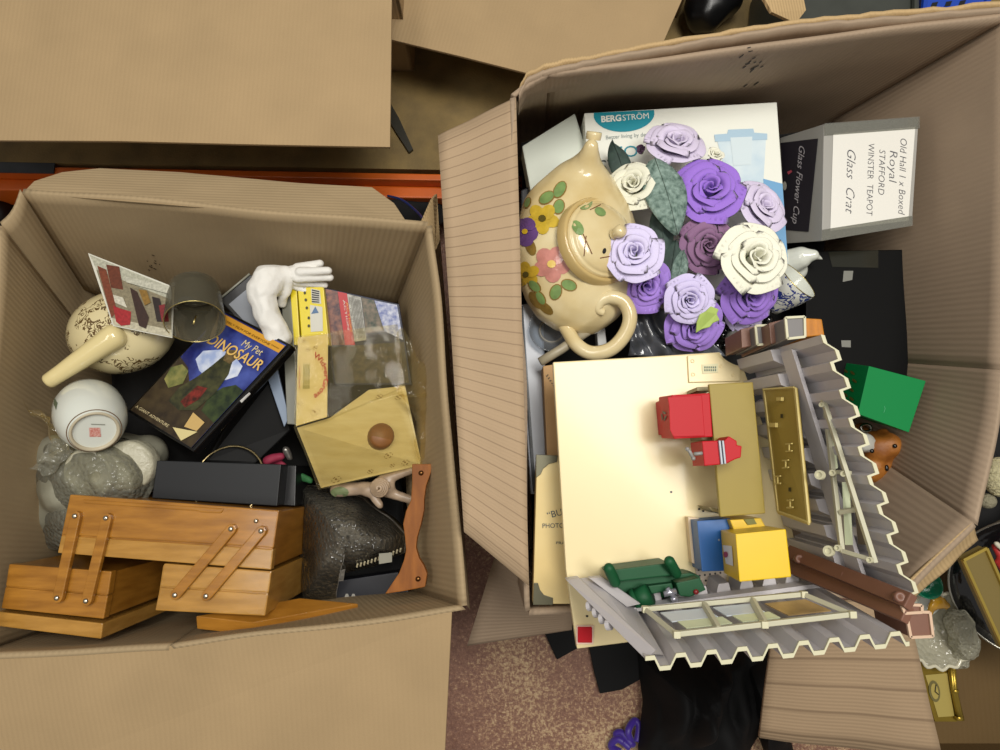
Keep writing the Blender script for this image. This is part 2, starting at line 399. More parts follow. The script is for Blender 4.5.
# things at the back of the shelf, behind the big box
t = thing('black_bag', 'black plastic sack on the shelf beside the slanted cardboard flap', 'bag', P(740, 0, SZ))
blob('sack', [(P(706, 10, .235), P(722, -10, .24), .042, .045), (P(715, -40, .24), P(725, -50, .24), .05, .045)], .008, M('sack_and_lump_black', '#0b0b0c', .35), t, .006, 30)
GREYB = M('grey_bin', '#3b3e38', .45, var=.2)
t = thing('storage_bin', 'dark grey plastic storage bin standing behind the big cardboard box', 'bin', P(860, -30, SZ))
c = Q([(790, 34), (915, 20), (915, -90), (800, -90)], .40)
slab('front_panel', [c[0], c[1], c[1]-V((0, .02, .2)), c[0]-V((0, .02, .2))], .004, GREYB, t)
boxd('body', [p-V((0, 0, .004)) for p in c], .2, GREYB, t, .003)
tube('rim', c, .006, GREYB, t, 8, closed=True, smooth=False)
t = thing('plastic_crate', 'bright blue plastic crate at the far end of the shelf', 'crate', P(955, -10, SZ))
BLU = M('blue_plastic', '#1d43a8', .35)
c = Q([(922, 20), (985, 13), (995, -45), (930, -45)], .39)
boxd('body', c, .19, BLU, t, .004); tube('rim', c, .006, BLU, t, 8, closed=True, smooth=False)
for k in range(3): decal('slot', [(930+k*14, 8-k), (936+k*14, 7-k), (938+k*14, 2-k), (932+k*14, 3-k)], [o for o in t.children if o.name.startswith('body')], BLACKP, t)
t = slab('torn_cardboard', Q([(757, -15, .46), (800, -20, .44), (806, 10, .43), (796, 23, .43), (772, 12, .45)]), .005, CB_E); fin(t, 'torn olive scrap of cardboard poking up behind the black sack', 'cardboard')
# ------------------------------------------------------------------ the two big boxes
def big_box(name, label, rim, mid, zbot, flaps, mat, org, wobs):
    t = thing(name, label, 'box', org)
    n = len(rim); cen = sum(mid, V())/n
    bot = [V((m_.x, m_.y, zbot)) for m_ in mid]
    for i in range(n):
        j = (i+1) % n; r0, r1, m0, m1, b0, b1 = rim[i], rim[j], mid[i], mid[j], bot[i], bot[j]
        amp = wobs
        def fn(u, v, r0=r0, r1=r1, m0=m0, m1=m1, b0=b0, b1=b1):
            if v < .6: p = r0.lerp(r1, u).lerp(m0.lerp(m1, u), v/.6)
            else: p = m0.lerp(m1, u).lerp(b0.lerp(b1, u), (v-.6)/.4)
            e = math.sin(math.pi*u)
            w = noise.noise(V((p.x*5, p.y*5, p.z*5+3)))*amp*e
            d_ = ((m0+m1)/2-cen).xy.to_3d().normalized()
            return p+d_*w
        out = ((r0+r1)/2-cen).xy.to_3d()
        sheet('side_panel', fn, 28, 20, .006, mat, t, out, True, (r1-r0).length, .55)
    slab('bottom_panel', [V((p.x, p.y, zbot+.006)) for p in bot], .006, mat, t)
    for (nm, c, m_, wb) in flaps:
        def fn(u, v, c=c, wb=wb): return bil(c, u, v)+V((0, 0, noise.noise(V((u*3+c[0].x*9, v*2, c[0].y*7)))*wb*v))
        if len(c) == 4: sheet(nm, fn, 16, 8, .006, m_, t, V((0, 0, -1)), True, (c[1]-c[0]).length, (c[3]-c[0]).length)
        else: slab(nm, c, .006, m_, t, DOWN, bevel=.001)
    return t
ZL = .50
rimL = Q([(22, 193), (427, 226), (462, 606), (170, 645), (-26, 655), (2, 226)], ZL)
midL = Q([(84, 290), (398, 300), (412, 590), (210, 618), (62, 624), (77, 322)], .30)
FLAPB = Q([(22, 193, ZL), (427, 226, ZL), (374, 190, .40), (66, 170, .40)])
left_box = big_box('cardboard_box', 'open cardboard box holding the wooden sewing box, tan flap folded forward over the red floor', rimL, midL, 0.001,
    [('flap', Q([(22, 193, ZL), (34, 181, .48), (62, 172, .455), (100, 168, .44), (180, 172, .435), (300, 183, .44), (372, 187, .445), (394, 203, .47), (408, 224, ZL)]), CB_A, .0),
     ('flap', Q([(-40, 657, ZL), (170, 646, ZL), (320, 627, ZL), (452, 612, ZL), (443, 790, .45), (-40, 800, .45)]), CB_B, .006),
     ('flap', Q([(430, 228, ZL), (466, 604, ZL), (470, 610, .28), (440, 240, .28)]), CB_A, .004)], CB_A, (rimL[0]+rimL[2]).xy.to_3d()/2, .012)
ZR = .56
rimR = Q([(515, 97, ZR), (548, 76, ZR), (1014, 16, ZR), (1000, 370, ZR), (973, 522, ZR), (905, 590, ZR-.02), (530, 610, ZR-.05)])
midR = Q([(508, 126, .30), (545, 124, .30), (834, 120, .30), (862, 360, .30), (850, 440, .30), (800, 548, .3), (520, 575, .30)])
right_box = big_box('cardboard_box', 'larger open cardboard box holding the teapot, roses and toy workshop', rimR, midR, 0.001,
    [('flap', Q([(516, 97, ZR), (529, 586, ZR-.03), (464, 532, .53), (438, 136, .53)]), CB_F, .008),
     ('flap', Q([(905, 596, ZR-.03), (776, 606, ZR-.03), (760, 738, .44), (943, 760, .44)]), CB_Y, .006),
     ('flap', Q([(495, 556, .36), (467, 646, .28), (572, 630, .28), (572, 590, .36)]), CB_P, .004),
     ('flap', Q([(973, 522, ZR), (905, 586, ZR-.02), (915, 598, .52), (978, 540, .52)]), CB_E, .004)], CB_P, (rimR[0]+rimR[4]).xy.to_3d()/2, .010)
# torn upper edge of the back panel: two ragged layers
for (off, z0, mat_, dn) in ((0, ZR, CB_P, 12), (.014, ZR-.012, CB_E, 10)):
    top = []
    base = [(519, 97), (527, 82), (545, 74), (600, 62), (700, 44), (800, 28), (900, 20), (1014, 10)]
    def fn(u, v, base=base, z0=z0, off=off):
        x = u*(len(base)-1); i = min(int(x), len(base)-2); p = V(base[i]).lerp(V(base[i+1]), x-i)
        rag = noise.noise(V((u*40, off*100, 0)))*2.2
        a_ = P(p[0], p[1]+rag*(1-v), z0+.005*(1-v)); lo = P(p[0], p[1], z0); lo = V((lo.x, lo.y, ZR-.045))
        q_ = a_.lerp(lo, v); return q_+V((0, off*.5+.001, 0))
    sheet('torn_edge', fn, 60, 3, .005, mat_, right_box, V((0, 1, 0)), True, .6, .05)
bp0 = [o for o in right_box.children if o.name.startswith('side_panel')][1]
rk_ = random.Random(5)
for k in range(16):
    x, y = 748+rk_.gauss(0, 8), 66+rk_.gauss(0, 8); a_ = rk_.uniform(.2, .9); l_ = rk_.uniform(2, 5)
    decal('pen_scuff', [(x, y), (x+l_, y-l_*a_), (x+l_+.6, y-l_*a_+.7), (x+.5, y+.9)], [bp0], M('scuff_ink', '#241c16', .7), right_box, .001)
lp0 = [o for o in left_box.children if o.name.startswith('side_panel')][0]
for k in range(10):
    x, y = 152+rk_.gauss(0, 3), 261+rk_.gauss(0, 4); l_ = rk_.uniform(1, 3)
    decal('pen_scuff', [(x, y), (x+l_, y+l_*.4), (x+l_, y+l_*.4+.8), (x, y+.9)], [lp0], M('scuff_brown', '#3d2a1a', .7), left_box, .001)
t = blob('dark_lump', [(P(-8, 215, .08), P(-12, 300, .08), .05, .05)], .01, M('sack_and_lump_black', '#0b0b0c', .35), None, .01, 25); fin(t, 'dark lump added for the shade under the shelf, behind the box with the sewing box', 'bag')  # added dark lump, stands in for the shade under the shelf
# wrinkled dark filler added under each pile to stand in for the black gaps
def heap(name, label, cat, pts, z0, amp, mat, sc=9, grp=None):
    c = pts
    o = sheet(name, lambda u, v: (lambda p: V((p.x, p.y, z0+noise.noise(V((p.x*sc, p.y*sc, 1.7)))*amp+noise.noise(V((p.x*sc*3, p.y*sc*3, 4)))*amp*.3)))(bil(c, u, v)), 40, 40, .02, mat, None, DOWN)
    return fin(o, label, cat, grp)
def inset(pts, k):
    c = sum(pts, V())/len(pts); return [c+(p-c)*k for p in pts]
heap('dark_filler', 'dark filler sheet added for the black gaps under the sewing box and film case', 'cloth', inset([midL[0], midL[1], midL[2], midL[4]], .93), .255, .03, BLACK)
heap('dark_filler', 'dark filler sheet added for the black gaps under the teapot and roses', 'cloth', inset([midR[0], midR[2], midR[4], midR[6]], .92), .30, .03, BLACK)
# ================================================================== LEFT BOX CONTENTS
# ---- wooden cantilever sewing box lying on its end
HONEY = wood('honey_wood', '#ab752a', '#8d5c1c', (5, 30, 5), 4, .45, .3)
HONEY2 = wood('honey_wood_pale', '#b98a42', '#9e7230', (5, 28, 5), 4, .5, .25)
SCREW = M('steel_screw', '#c9c0ac', .25, 1)
zs = .462
sb = thing('sewing_box', 'honey-coloured wooden cantilever sewing box lying on its end with trays swung out', 'sewing box', P(170, 560, .27))
def brd(nm, px, z, depth, mat, par, bev=.0015): return boxd(nm, Q(px, z), depth, mat, par, bev)
mb = brd('main_box', [(70, 496), (278, 512), (270, 568), (58, 551)], zs-.003, .175, HONEY, sb)
brd('end_board', [(70, 494.5), (279, 510.5), (273.5, 548), (61.5, 534.5)], zs, .012, HONEY, mb)
brd('end_board', [(61.3, 535.8), (273.3, 549.3), (271, 570), (57.5, 553)], zs-.0012, .012, HONEY2, mb)
brd('groove_strip', [(82, 499.5), (224, 508.5), (221, 513.5), (200, 512.5), (196, 511), (84, 503.5)], zs+.0015, .004, HONEY, mb)
tr = brd('tray', [(163, 565), (271, 572), (265.5, 615), (156, 610)], zs-.003, .17, HONEY2, sb)
brd('end_board', [(164, 563.5), (271.5, 571.5), (268.5, 593), (160, 586.5)], zs, .012, HONEY2, tr)
brd('end_board', [(159.8, 587.6), (268.3, 594.2), (265, 616), (155, 610.5)], zs-.001, .012, HONEY2, tr)
tl = brd('tray', [(10, 565), (111, 572.5), (103.5, 618), (2, 608)], zs-.005, .165, HONEY, sb)
brd('end_board', [(9, 564), (111.5, 571.5), (108, 595), (5.5, 586)], zs-.002, .012, HONEY, tl)
brd('end_board', [(5.3, 587), (107.8, 596), (103.5, 619), (1, 608.5)], zs-.003, .012, HONEY, tl)
brd('lid', [(-8, 611), (103, 623.5), (101, 639), (-8, 625.5)], zs-.003, .17, HONEY2, sb)
slab('lid', Q([(196, 616, .45), (252, 622.5, .45), (358, 603.5, .40), (300, 598, .40)]), .017, HONEY, sb, d=V((0, -1, -.3)), bevel=.001)
for (a, b) in (((75, 516), (57, 598)), ((106, 518), (86, 601)), ((231, 529), (175, 595)), ((261, 531), (206, 596))):
    za = zs+.006; A, B = P(*a, za), P(*b, za); d = (B-A).normalized(); s_ = V((-d.y, d.x, 0))*.0062
    pts = [A+s_, B+s_]+[B+s_*math.cos(t_)+d*.0062*math.sin(t_) for t_ in (math.pi*.25, math.pi*.5, math.pi*.75)]+[B-s_, A-s_]+[A-s_*math.cos(t_)-d*.0062*math.sin(t_) for t_ in (math.pi*.25, math.pi*.5, math.pi*.75)]
    ar = slab('arm', pts, .007, HONEY, sb, DOWN, bevel=.0012)
    for c_ in (A, B): lathe('screw', [(.0001, .0028), (.0022, .0026), (.0032, .0014), (.0034, -.001)], c_, (0, 0, 1), SCREW, ar, 12)
fin(ellipsoid('round_knob', P(256, 521, zs+.001), (.003, .003, .002), SCREW, sb, n=10))
# ---- black card box behind the sewing box
t = thing('black_box', 'matt black lidded card box lying behind the wooden sewing box', 'box', P(225, 485, .3))
DK = M('charcoal_card', '#181a1d', .5, spec=.4)
boxd('box_lid', Q([(157, 460.5), (281, 464.5), (277, 506), (152, 498)], .405), .05, DK, t, .001)
boxd('box_base', Q([(160, 463), (296, 465.5), (295, 506), (155, 498)], .375), .09, BLACKP, t, .001)
# ---- metal hoop
ringc = P(227, 481, .400); rp = [ringc+V((math.cos(a)*.047, math.sin(a)*.047, -.012*math.sin(a)-.006)) for a in [2*math.pi*k/40 for k in range(40)]]
fin(tube('metal_hoop', rp, .0016, M('brass_wire', '#b9a679', .3, 1), None, 8, closed=True), 'thin pale metal hoop between the black box and the film case', 'hoop')
# ---- black wallet under the film case
t = slab('wallet', Q([(246, 392, .395), (276, 372, .37), (292, 430, .35), (255, 464, .37), (205, 462, .385)]), .02, M('black_leather', '#070707', .6, spec=.2), None, bevel=.003)
fin(t, 'black leather wallet tucked under the right edge of the film case', 'wallet')
# ---- film case
dz = [(223, 309, .388), (292, 345, .435), (193, 452, .440), (127, 411, .385)]
dq = QP(dz); t = thing('film_case', 'black film case with a blue dinosaur adventure cover, lying tilted', 'film case', P(205, 380, .33))
bd = slab('case', dq, .014, BLACKG, t, bevel=.0025)
def uvpx(u, v): # pixel on the cover at u (across), v (down)
    a = V(dz[0][:2]).lerp(V(dz[1][:2]), u); b = V(dz[3][:2]).lerp(V(dz[2][:2]), u); r = a.lerp(b, v); return (r.x, r.y)
def cover_mat():
    m, nt, b = _base('film_cover'); L = nt.links.new; uv = nt.nodes.new('ShaderNodeTexCoord')
    n = nt.nodes.new('ShaderNodeTexNoise'); n.inputs['Scale'].default_value = 22; n.inputs['Detail'].default_value = 6; L(uv.outputs['Object'], n.inputs['Vector'])
    r = nt.nodes.new('ShaderNodeValToRGB'); L(n.outputs['Fac'], r.inputs[0]); e = r.color_ramp.elements
    e[0].position = .35; e[0].color = hexc('#1c2363'); e[1].position = .75; e[1].color = hexc('#5a6cc0')
    L(r.outputs[0], b.inputs['Base Color']); b.inputs['Roughness'].default_value = .3; return m
def dec(nm, uvs, mat, lift=.0012, rings=1): return decal(nm, [uvpx(*p) for p in uvs], [bd], mat, cv, lift, rings)
cv = decal('cover_print', [uvpx(*p) for p in ((.03, .02), (.5, .02), (.95, .02), (.95, .5), (.95, .98), (.5, .98), (.03, .98), (.03, .5))], [bd], cover_mat(), t)
DKB = M('print_dark_brown', '#2a2018', .4, col2='#463a26', vscale=60); WHT = M('print_cloud', '#dfe4ee', .4, col2='#9fb0d8', vscale=60)
dec('print_ground', [(.03, .98), (.95, .98), (.95, .62), (.8, .6), (.6, .66), (.4, .62), (.2, .5), (.03, .46)], DKB, .0010)
dec('print_trees', [(.95, .45), (.82, .44), (.72, .5), (.66, .6), (.72, .72), (.95, .75)], M('print_green', '#3d4a28', .4, col2='#1e2a1c', vscale=90), .0013)
dec('print_mist', [(.2, .34), (.36, .27), (.52, .26), (.72, .30), (.76, .38), (.66, .46), (.62, .56), (.5, .5), (.34, .48), (.2, .42)], WHT, .0014)
dec('print_light', [(.04, .56), (.12, .5), (.24, .52), (.3, .62), (.2, .7), (.08, .66)], M('print_olive', '#8f8a50', .4, col2='#4c5a30', vscale=80), .0016)
dec('print_figure', [(.45, .28), (.55, .26), (.6, .33), (.66, .4), (.7, .56), (.66, .74), (.5, .8), (.32, .78), (.30, .66), (.38, .52), (.42, .40)], M('print_figure_col', '#4a4a2c', .4, col2='#23261c', vscale=90), .0018)
dec('print_figure', [(.42, .25), (.52, .22), (.6, .26), (.58, .33), (.48, .33)], M('print_head', '#7d6a44', .4, col2='#4a3a22', vscale=120), .0020)
dec('print_figure', [(.46, .58), (.58, .56), (.6, .66), (.54, .76), (.44, .74)], M('print_red', '#8e2f28', .4, col2='#3a1a14', vscale=120), .0020)
dec('print_patch', [(.66, .76), (.86, .78), (.86, .86), (.70, .88)], M('print_cream', '#c8a86a', .4), .0018)
dec('title_band', [(.03, .03), (.95, .03), (.95, .095), (.03, .095)], M('print_gold', '#d29a35', .35), .0016)
GOLD = M('print_title', '#e0b868', .35); CRM = M('print_pale', '#d8c79a', .4)
def dtext(s, u0, u1, v, mat, h=None, **k):
    a, b_ = uvpx(u0, v), uvpx(u1, v); up0, up1 = uvpx(u0, v), uvpx(u0, v-.1); U = V(up1)-V(up0); U.normalize()
    return text('printed_text', s, a, (b_[0]-a[0], b_[1]-a[1]), math.hypot(b_[0]-a[0], b_[1]-a[1]), [bd], mat, cv, up=tuple(U), lift=.0024, height=h, **k)
dtext('My Pet', .52, .80, .175, CRM, 7.5); dtext('DINOSAUR', .16, .92, .275, GOLD, 11.5, bold=.012)
dtext('A FAMILY FILM FOR EVERYONE *****', .06, .92, .080, M('print_dkgold', '#5a3b10', .4), 2.6)
dtext('A GIANT ADVENTURE', .06, .55, .945, CRM, 3.2)
dec('rating_mark', [(.80, .975), (.60, .925), (.88, .862)], M('print_rating', '#d6c78e', .4), .0024)
decal('spine_mark', [(240, 401), (249, 392), (250.4, 393.5), (241.4, 402.5)], [bd], M('print_white', '#d8d8d4', .4), t)
# ---- cream pot with long handle
def pattern_mat(name, base, ink, scale, thr):
    m, nt, b = _base(name); L = nt.links.new; tc = nt.nodes.new('ShaderNodeTexCoord')
    n = nt.nodes.new('ShaderNodeTexNoise'); n.inputs['Scale'].default_value = scale; n.inputs['Detail'].default_value = 3; n.inputs['Distortion'].default_value = 1.2; L(tc.outputs['Object'], n.inputs['Vector'])
    n2 = nt.nodes.new('ShaderNodeTexNoise'); n2.inputs['Scale'].default_value = scale*.28; n2.inputs['Detail'].default_value = 1; L(tc.outputs['Object'], n2.inputs['Vector'])
    # thin contour lines of the fine noise, only inside sprig-shaped islands
    a = nt.nodes.new('ShaderNodeMath'); a.operation = 'SUBTRACT'; a.inputs[1].default_value = .5; L(n.outputs['Fac'], a.inputs[0])
    ab = nt.nodes.new('ShaderNodeMath'); ab.operation = 'ABSOLUTE'; L(a.outputs[0], ab.inputs[0])
    lt = nt.nodes.new('ShaderNodeMath'); lt.operation = 'LESS_THAN'; lt.inputs[1].default_value = .045; L(ab.outputs[0], lt.inputs[0])
    gt = nt.nodes.new('ShaderNodeMath'); gt.operation = 'GREATER_THAN'; gt.inputs[1].default_value = thr; L(n2.outputs['Fac'], gt.inputs[0])
    mu = nt.nodes.new('ShaderNodeMath'); mu.operation = 'MULTIPLY'; L(lt.outputs[0], mu.inputs[0]); L(gt.outputs[0], mu.inputs[1])
    mx = nt.nodes.new('ShaderNodeMixRGB'); mx.inputs[1].default_value = hexc(base); mx.inputs[2].default_value = hexc(ink); L(mu.outputs[0], mx.inputs[0]); L(mx.outputs[0], b.inputs['Base Color'])
    b.inputs['Roughness'].default_value = .15; b.inputs['Coat Weight'].default_value = .5; b.inputs['Coat Roughness'].default_value = .05; return m
POT = pattern_mat('cream_transferware', '#d5c79a', '#5f4a2a', 105, .47)
CGL = M('cream_glaze', '#dccb94', .15, coat=.5)
t = thing('cream_pot', 'rounded cream pottery jug with brown flower sprigs and a plain straight handle', 'pot', P(122, 335, .335))
Rz = Matrix.Rotation(math.radians(12), 3, 'Z')
ellipsoid('body', P(122, 332, .39), (.0715, .0585, .052), POT, t, Rz, 40)
A, B = P(117, 335, .437), P(49, 381, .442)
hp = [A.lerp(B, k/10)+V((0, 0, -.012*math.sin(math.pi*k/10)*0)) for k in range(11)]
v_, f_ = tube_geo([A+(A-B)*.10, A+(A-B)*.085, A+(A-B)*.05]+hp+[B+(B-A)*.03, B+(B-A)*.045], [.002, .0085, .0135, .0165, .0165, .0155, .0148, .014, .0132, .0125, .0118, .011, .0105, .0102, .0085, .002], 20)
mk('handle', v_, f_, CGL, t, True)
# ---- picture card
cd_ = QP([(88, 253, .450), (174, 287, .450), (172, 338, .448), (113, 326, .448)])
t = thing('picture_card', 'small glossy picture card of robed figures standing in a hall', 'card', P(135, 300, .44))
cb = slab('card', cd_, .0015, M('card_white', '#cfcdbf', .35), t)
kk = 0
for (nm, col, pl) in (('print_sky', '#b9b8a4', [(90, 255), (172, 288), (172, 300), (97, 270)]), ('print_floor', '#c7c0a6', [(112, 317), (172, 330), (172, 337), (114, 325)]),
    ('print_back', '#8c8268', [(97, 270), (172, 300), (172, 330), (112, 318)]),
    ('print_column', '#7b3f26', [(98, 266), (107, 270), (118, 312), (112, 318)]), ('print_robes', '#6a3520', [(107, 265), (120, 267), (124, 290), (112, 288)]),
    ('print_robes', '#a5282c', [(114, 306), (122, 309), (132, 312), (131, 325), (122, 326), (117, 322)]), ('print_robes', '#d0cbb8', [(114, 295), (124, 298), (128, 308), (116, 303)]),
    ('print_robes', '#3a241c', [(131, 288), (138, 292), (150, 318), (147, 329), (140, 326)]), ('print_robes', '#2a1d1a', [(153, 297), (161, 299), (166, 322), (158, 322)]),
    ('print_robes', '#7e2024', [(160, 306), (168, 304), (170, 322), (163, 322)]), ('print_gold', '#8c6a2a', [(140, 290), (148, 291), (152, 303), (146, 306)]),
    ('print_beam', '#c2c0ae', [(126, 277), (172, 287), (172, 295), (128, 283)])):
    kk += 1; decal(nm, pl, [cb], M('card_'+col, col, .35, var=.35, vscale=300), cb, .0006+.00025*kk)
# ---- glass tumbler
GLS = film('smoky_glass', '#bdb8a8', .28, .24, '#8d8874', .05)
mc, bc = P(195, 322, .452), P(194, 279, .41); ax = (bc-mc); Lg = ax.length
ax2 = (bc-mc).normalized()
t = thing('glass_tumbler', 'smoky clear glass tumbler with a thin gold rim lying beside the picture card', 'glass', P(195, 305, .37))
lathe('bowl', [(.0368, 0), (.0372, .004), (.036, .02), (.0345, .045), (.033, .062), (.028, .067), (.0001, .068)], mc, ax2, GLS, t, 36)
x_, y_ = frame_of(ax2)
tube('gold_rim', [mc+(x_*math.cos(a)+y_*math.sin(a))*.0368 for a in [2*math.pi*k/48 for k in range(48)]], .0007, M('gilt', '#c9b878', .3, 1), t, 6, closed=True)
lathe('inner_base', [(.0001, .055), (.024, .056), (.0255, .060)], mc, ax2, film('glass_base', '#8d8878', .3, .3, '#777260', .05), t, 32)
tube('stem_line', [mc+ax2*.02+V((.002, -.006, 0)), mc+ax2*.02+V((.001, -.018, .004))], .0012, MATS['gilt'], t, 6)
# ---- white glove pair
GLV = M('white_glove', '#e2e0da', .7, bump=.15, bscale=350)
t = thing('glove', 'white cotton glove with its cuff hanging down beside the yellow case', 'glove', P(270, 300, .38), 'white gloves')
def C(a, b, ra, rb): return (P(*a), P(*b), ra*pxm(.42), rb*pxm(.42))
blob('fabric', [C((268, 283, .425), (262, 292, .43), 16, 15), C((260, 290, .43), (268, 315, .425), 14, 13), C((268, 315, .425), (279, 338, .41), 12.5, 13.5), C((266, 276, .43), (284, 274, .42), 12, 9), C((290, 276, .42), (282, 303, .40), 6, 5)], .0020, GLV, t, .0025, 70, 4)
t = thing('glove', 'white cotton glove with fingers pointing to the box side', 'glove', P(305, 275, .38), 'white gloves')
blob('fabric', [C((282, 276, .412), (296, 274, .415), 9, 9.5), C((297, 268, .418), (320, 263.5, .42), 5, 4.0), C((300, 272, .425), (328, 270.5, .427), 5, 4.2), C((298, 278, .420), (330, 277.5, .417), 5, 4.0), C((296, 282, .41), (325, 285, .402), 4.6, 3.6), C((290, 284, .405), (306, 291, .40), 4.4, 3.8)], .0013, GLV, t, .0006, 60, 3)
# ---- dark framed picture
t = thing('framed_picture', 'black picture frame with a pale blue mount lying under the white gloves', 'picture frame', P(250, 310, .33))
fr = Q([(219, 300, .385), (250, 274, .385), (310, 340, .36), (279, 366, .36)])
slab('frame', fr, .015, BLACKP, t, bevel=.002); slab('mount', [p+V((0, 0, .0012)) for p in inset(fr, .78)], .001, M('mount_blue', '#8b9099', .5), t)
tube('frame_edge', [fr[0]+V((0, 0, .001)), fr[1]+V((0, 0, .001))], .0016, M('pale_edge', '#8d8d80', .4), t, 6)
# ---- cases by the right wall
PRW = M('case_white_print', '#c6c4b8', .4)
t = slab('grey_case', Q([(281, 286, .395), (290, 284, .395), (300, 425, .385), (287, 424, .385)]), .02, M('grey_plastic', '#77776c', .35), None, bevel=.001); fin(t, 'translucent grey plastic case beside the yellow case', 'case')
t = thing('yellow_case', 'yellow film case with a barcode, standing between the glove and action film case', 'film case', P(310, 310, .33))
YL = M('case_yellow', '#d8c41e', .35)
yc = slab('case', Q([(297, 281, .405), (323.5, 287.5, .405), (329, 345, .40), (302, 345, .40)]), .015, YL, t, bevel=.001)
slab('spine', Q([(289.5, 281, .402), (296, 281, .402), (300, 345, .398), (294, 345, .398)]), .015, YL, t, bevel=.001)
decal('barcode_label', [(311, 288.5), (320, 290.5), (321.5, 304), (312, 303)], [yc], PRW, yc)
for k in range(6): decal('barcode_bar', [(312, 289.5+k*2.3), (319.5, 291.2+k*2.1), (319.6, 292.4+k*2.1), (312.1, 290.9+k*2.3)], [yc], BLACKP, yc, .0012)
decal('white_label', [(310, 305), (322.5, 307), (323, 331), (311, 332)], [yc], PRW, yc)
decal('blue_triangle', [(311.5, 314), (315.5, 306.5), (319, 313)], [yc], M('print_bluegrey', '#4a6a90', .4), yc, .0012)
for (x, y) in ((304, 287), (305, 293), (306, 300), (307, 308), (309, 318), (309, 326)): decal('printed_mark', ell(x, y, 1.3, 1.6, 8), [yc], M('print_ink', '#3d3a14', .5), yc, .0012)
t = thing('action_film_case', 'film case with red, white and blue back cover leaning by the box side', 'film case', P(365, 330, .31))
ac = slab('case', QP([(324, 287.5, .398), (399, 304, .385), (412, 385, .365), (334, 385, .385)]), .014, M('case_navy', '#1d2238', .3), t, bevel=.001)
for (nm, col, c2, pl) in (('print_scene', '#3a2430', '#8a5a48', [(325.5, 289), (337.5, 291.5), (345, 345), (331, 345)]), ('print_red_band', '#b3242a', None, [(337.7, 291.5), (347, 293.5), (355, 345), (345.3, 345)]),
    ('print_text_block', '#b9b8b0', '#77756c', [(347.2, 294), (361, 297.3), (366.5, 340), (352.5, 342)]), ('print_forest', '#2b3a2c', '#7b6a58', [(361.5, 297.5), (374, 300.5), (384, 330), (366, 333)]),
    ('print_sky', '#5866a0', '#c6cad8', [(374.5, 300.5), (397, 305), (403, 340), (384.5, 331)]), ('print_lower', '#4a3f2c', '#2c2a22', [(331, 347), (404, 342), (409, 383), (336, 383)])):
    decal(nm, pl, [ac], M('ac_'+nm, col, .35, col2=c2, vscale=140) if c2 else M('ac_'+nm, col, .35), ac)
for k in range(3): text('printed_text', 'ACTION', (343+k*3.0, 300+k*2), (.16, 1), 30, [ac], M('print_orange', '#e0a040', .4) if k == 1 else PRW, ac, up=(1, -.16), height=1.9, lift=.0014)
for k in range(8): decal('printed_line', [(349+k*1.5, 297+k*.4), (349.7+k*1.5, 297.1+k*.4), (354.7+k*1.5, 338), (354+k*1.5, 338)], [ac], M('print_grey', '#6a6860', .5), ac, .0013)
# ---- clear-windowed toy package
t = thing('windowed_package', 'clear plastic package with a wood-grain printed card, red arched lettering, crumpled at the side', 'package', P(355, 410, .31))
WG = M('woodgrain_card', '#ddd0a0', .55, col2='#d2c28c', vscale=9, stretch=(3, 14, 3)); FILM = film('yellowed_film', '#f3ecd4', .2, .09, '#b8a878', .08, 30, .5)
A0, A1, A2, A3 = Q([(296, 337, .437), (398, 325, .43), (406, 392, .427), (295, 427, .437)])
B0, B1, B2, B3 = Q([(295, 427, .437), (404, 393, .427), (423, 466, .372), (320, 490, .372)])
cs = slab('printed_card', Q([(298, 337.5, .437), (328, 334, .437), (327, 417, .437), (296, 426, .437)]), .0012, WG, t)
cback = slab('printed_card', Q([(297, 428, .428), (330, 418, .42), (369, 390, .40), (405, 386, .395), (422, 465, .365), (321, 488, .365)]), .0012, WG, t)
sheet('clear_window', lambda u, v: bil([A0, A1, A2, A3], u, v)+wob(bil([A0, A1, A2, A3], u, v), 30, .002)+V((0, 0, .004)), 14, 14, 0, FILM, t)
sheet('clear_window', lambda u, v: bil([B0, B1, B2, B3], u, v)+wob(bil([B0, B1, B2, B3], u, v), 25, .002)+V((0, 0, .005)), 14, 14, 0, FILM, t)
def crm(u, v):
    p = bil(Q([(396, 325, .432), (412, 345, .43), (441, 400, .425), (404, 392, .43)]), u, v); return p+wob(p, 45, .014)
sheet('crumpled_film', crm, 18, 18, 0, FILM, t, smooth=False)
def crm2(u, v):
    p = bil(Q([(404, 392, .43), (441, 395, .425), (432, 450, .39), (421, 462, .38)]), u, v); return p+wob(p, 45, .008)
sheet('crumpled_film', crm2, 14, 14, 0, FILM, t, smooth=False)
lathe('brown_knob', [(.0001, .02), (.014, .02), (.017, .015), (.018, 0), (.017, -.01)], P(380, 437, .388), (.35, .1, 1), M('brown_resin', '#8a5a2c', .5, var=.3, vscale=60), t, 20)
RED = M('print_redink', '#b23428', .5); GRN = M('print_greenink', '#8a8a38', .5); INK = M('print_brownink', '#8c7038', .5)
v_, f_ = txtmesh('WidgerGrove', 0, .02, 1.0)
x0 = min(p[0] for p in v_); x1 = max(p[0] for p in v_); pts = []
for p in v_:
    a = (p[0]-x0)/(x1-x0); an = math.radians(-72+144*a); R_ = 16+p[1]*7.2; pts.append((309+R_*.95*math.cos(an), 376+R_*1.22*math.sin(an)))
hs = [hit(p[0], p[1], [cs], .001) for p in pts]; f_ = [q for q in f_ if all(hs[i] is not None for i in q)]
us = sorted({i for q in f_ for i in q}); mp_ = {u: i for i, u in enumerate(us)}; mk('printed_text', [hs[u] for u in us], [[mp_[i] for i in q] for q in f_], RED, cs)
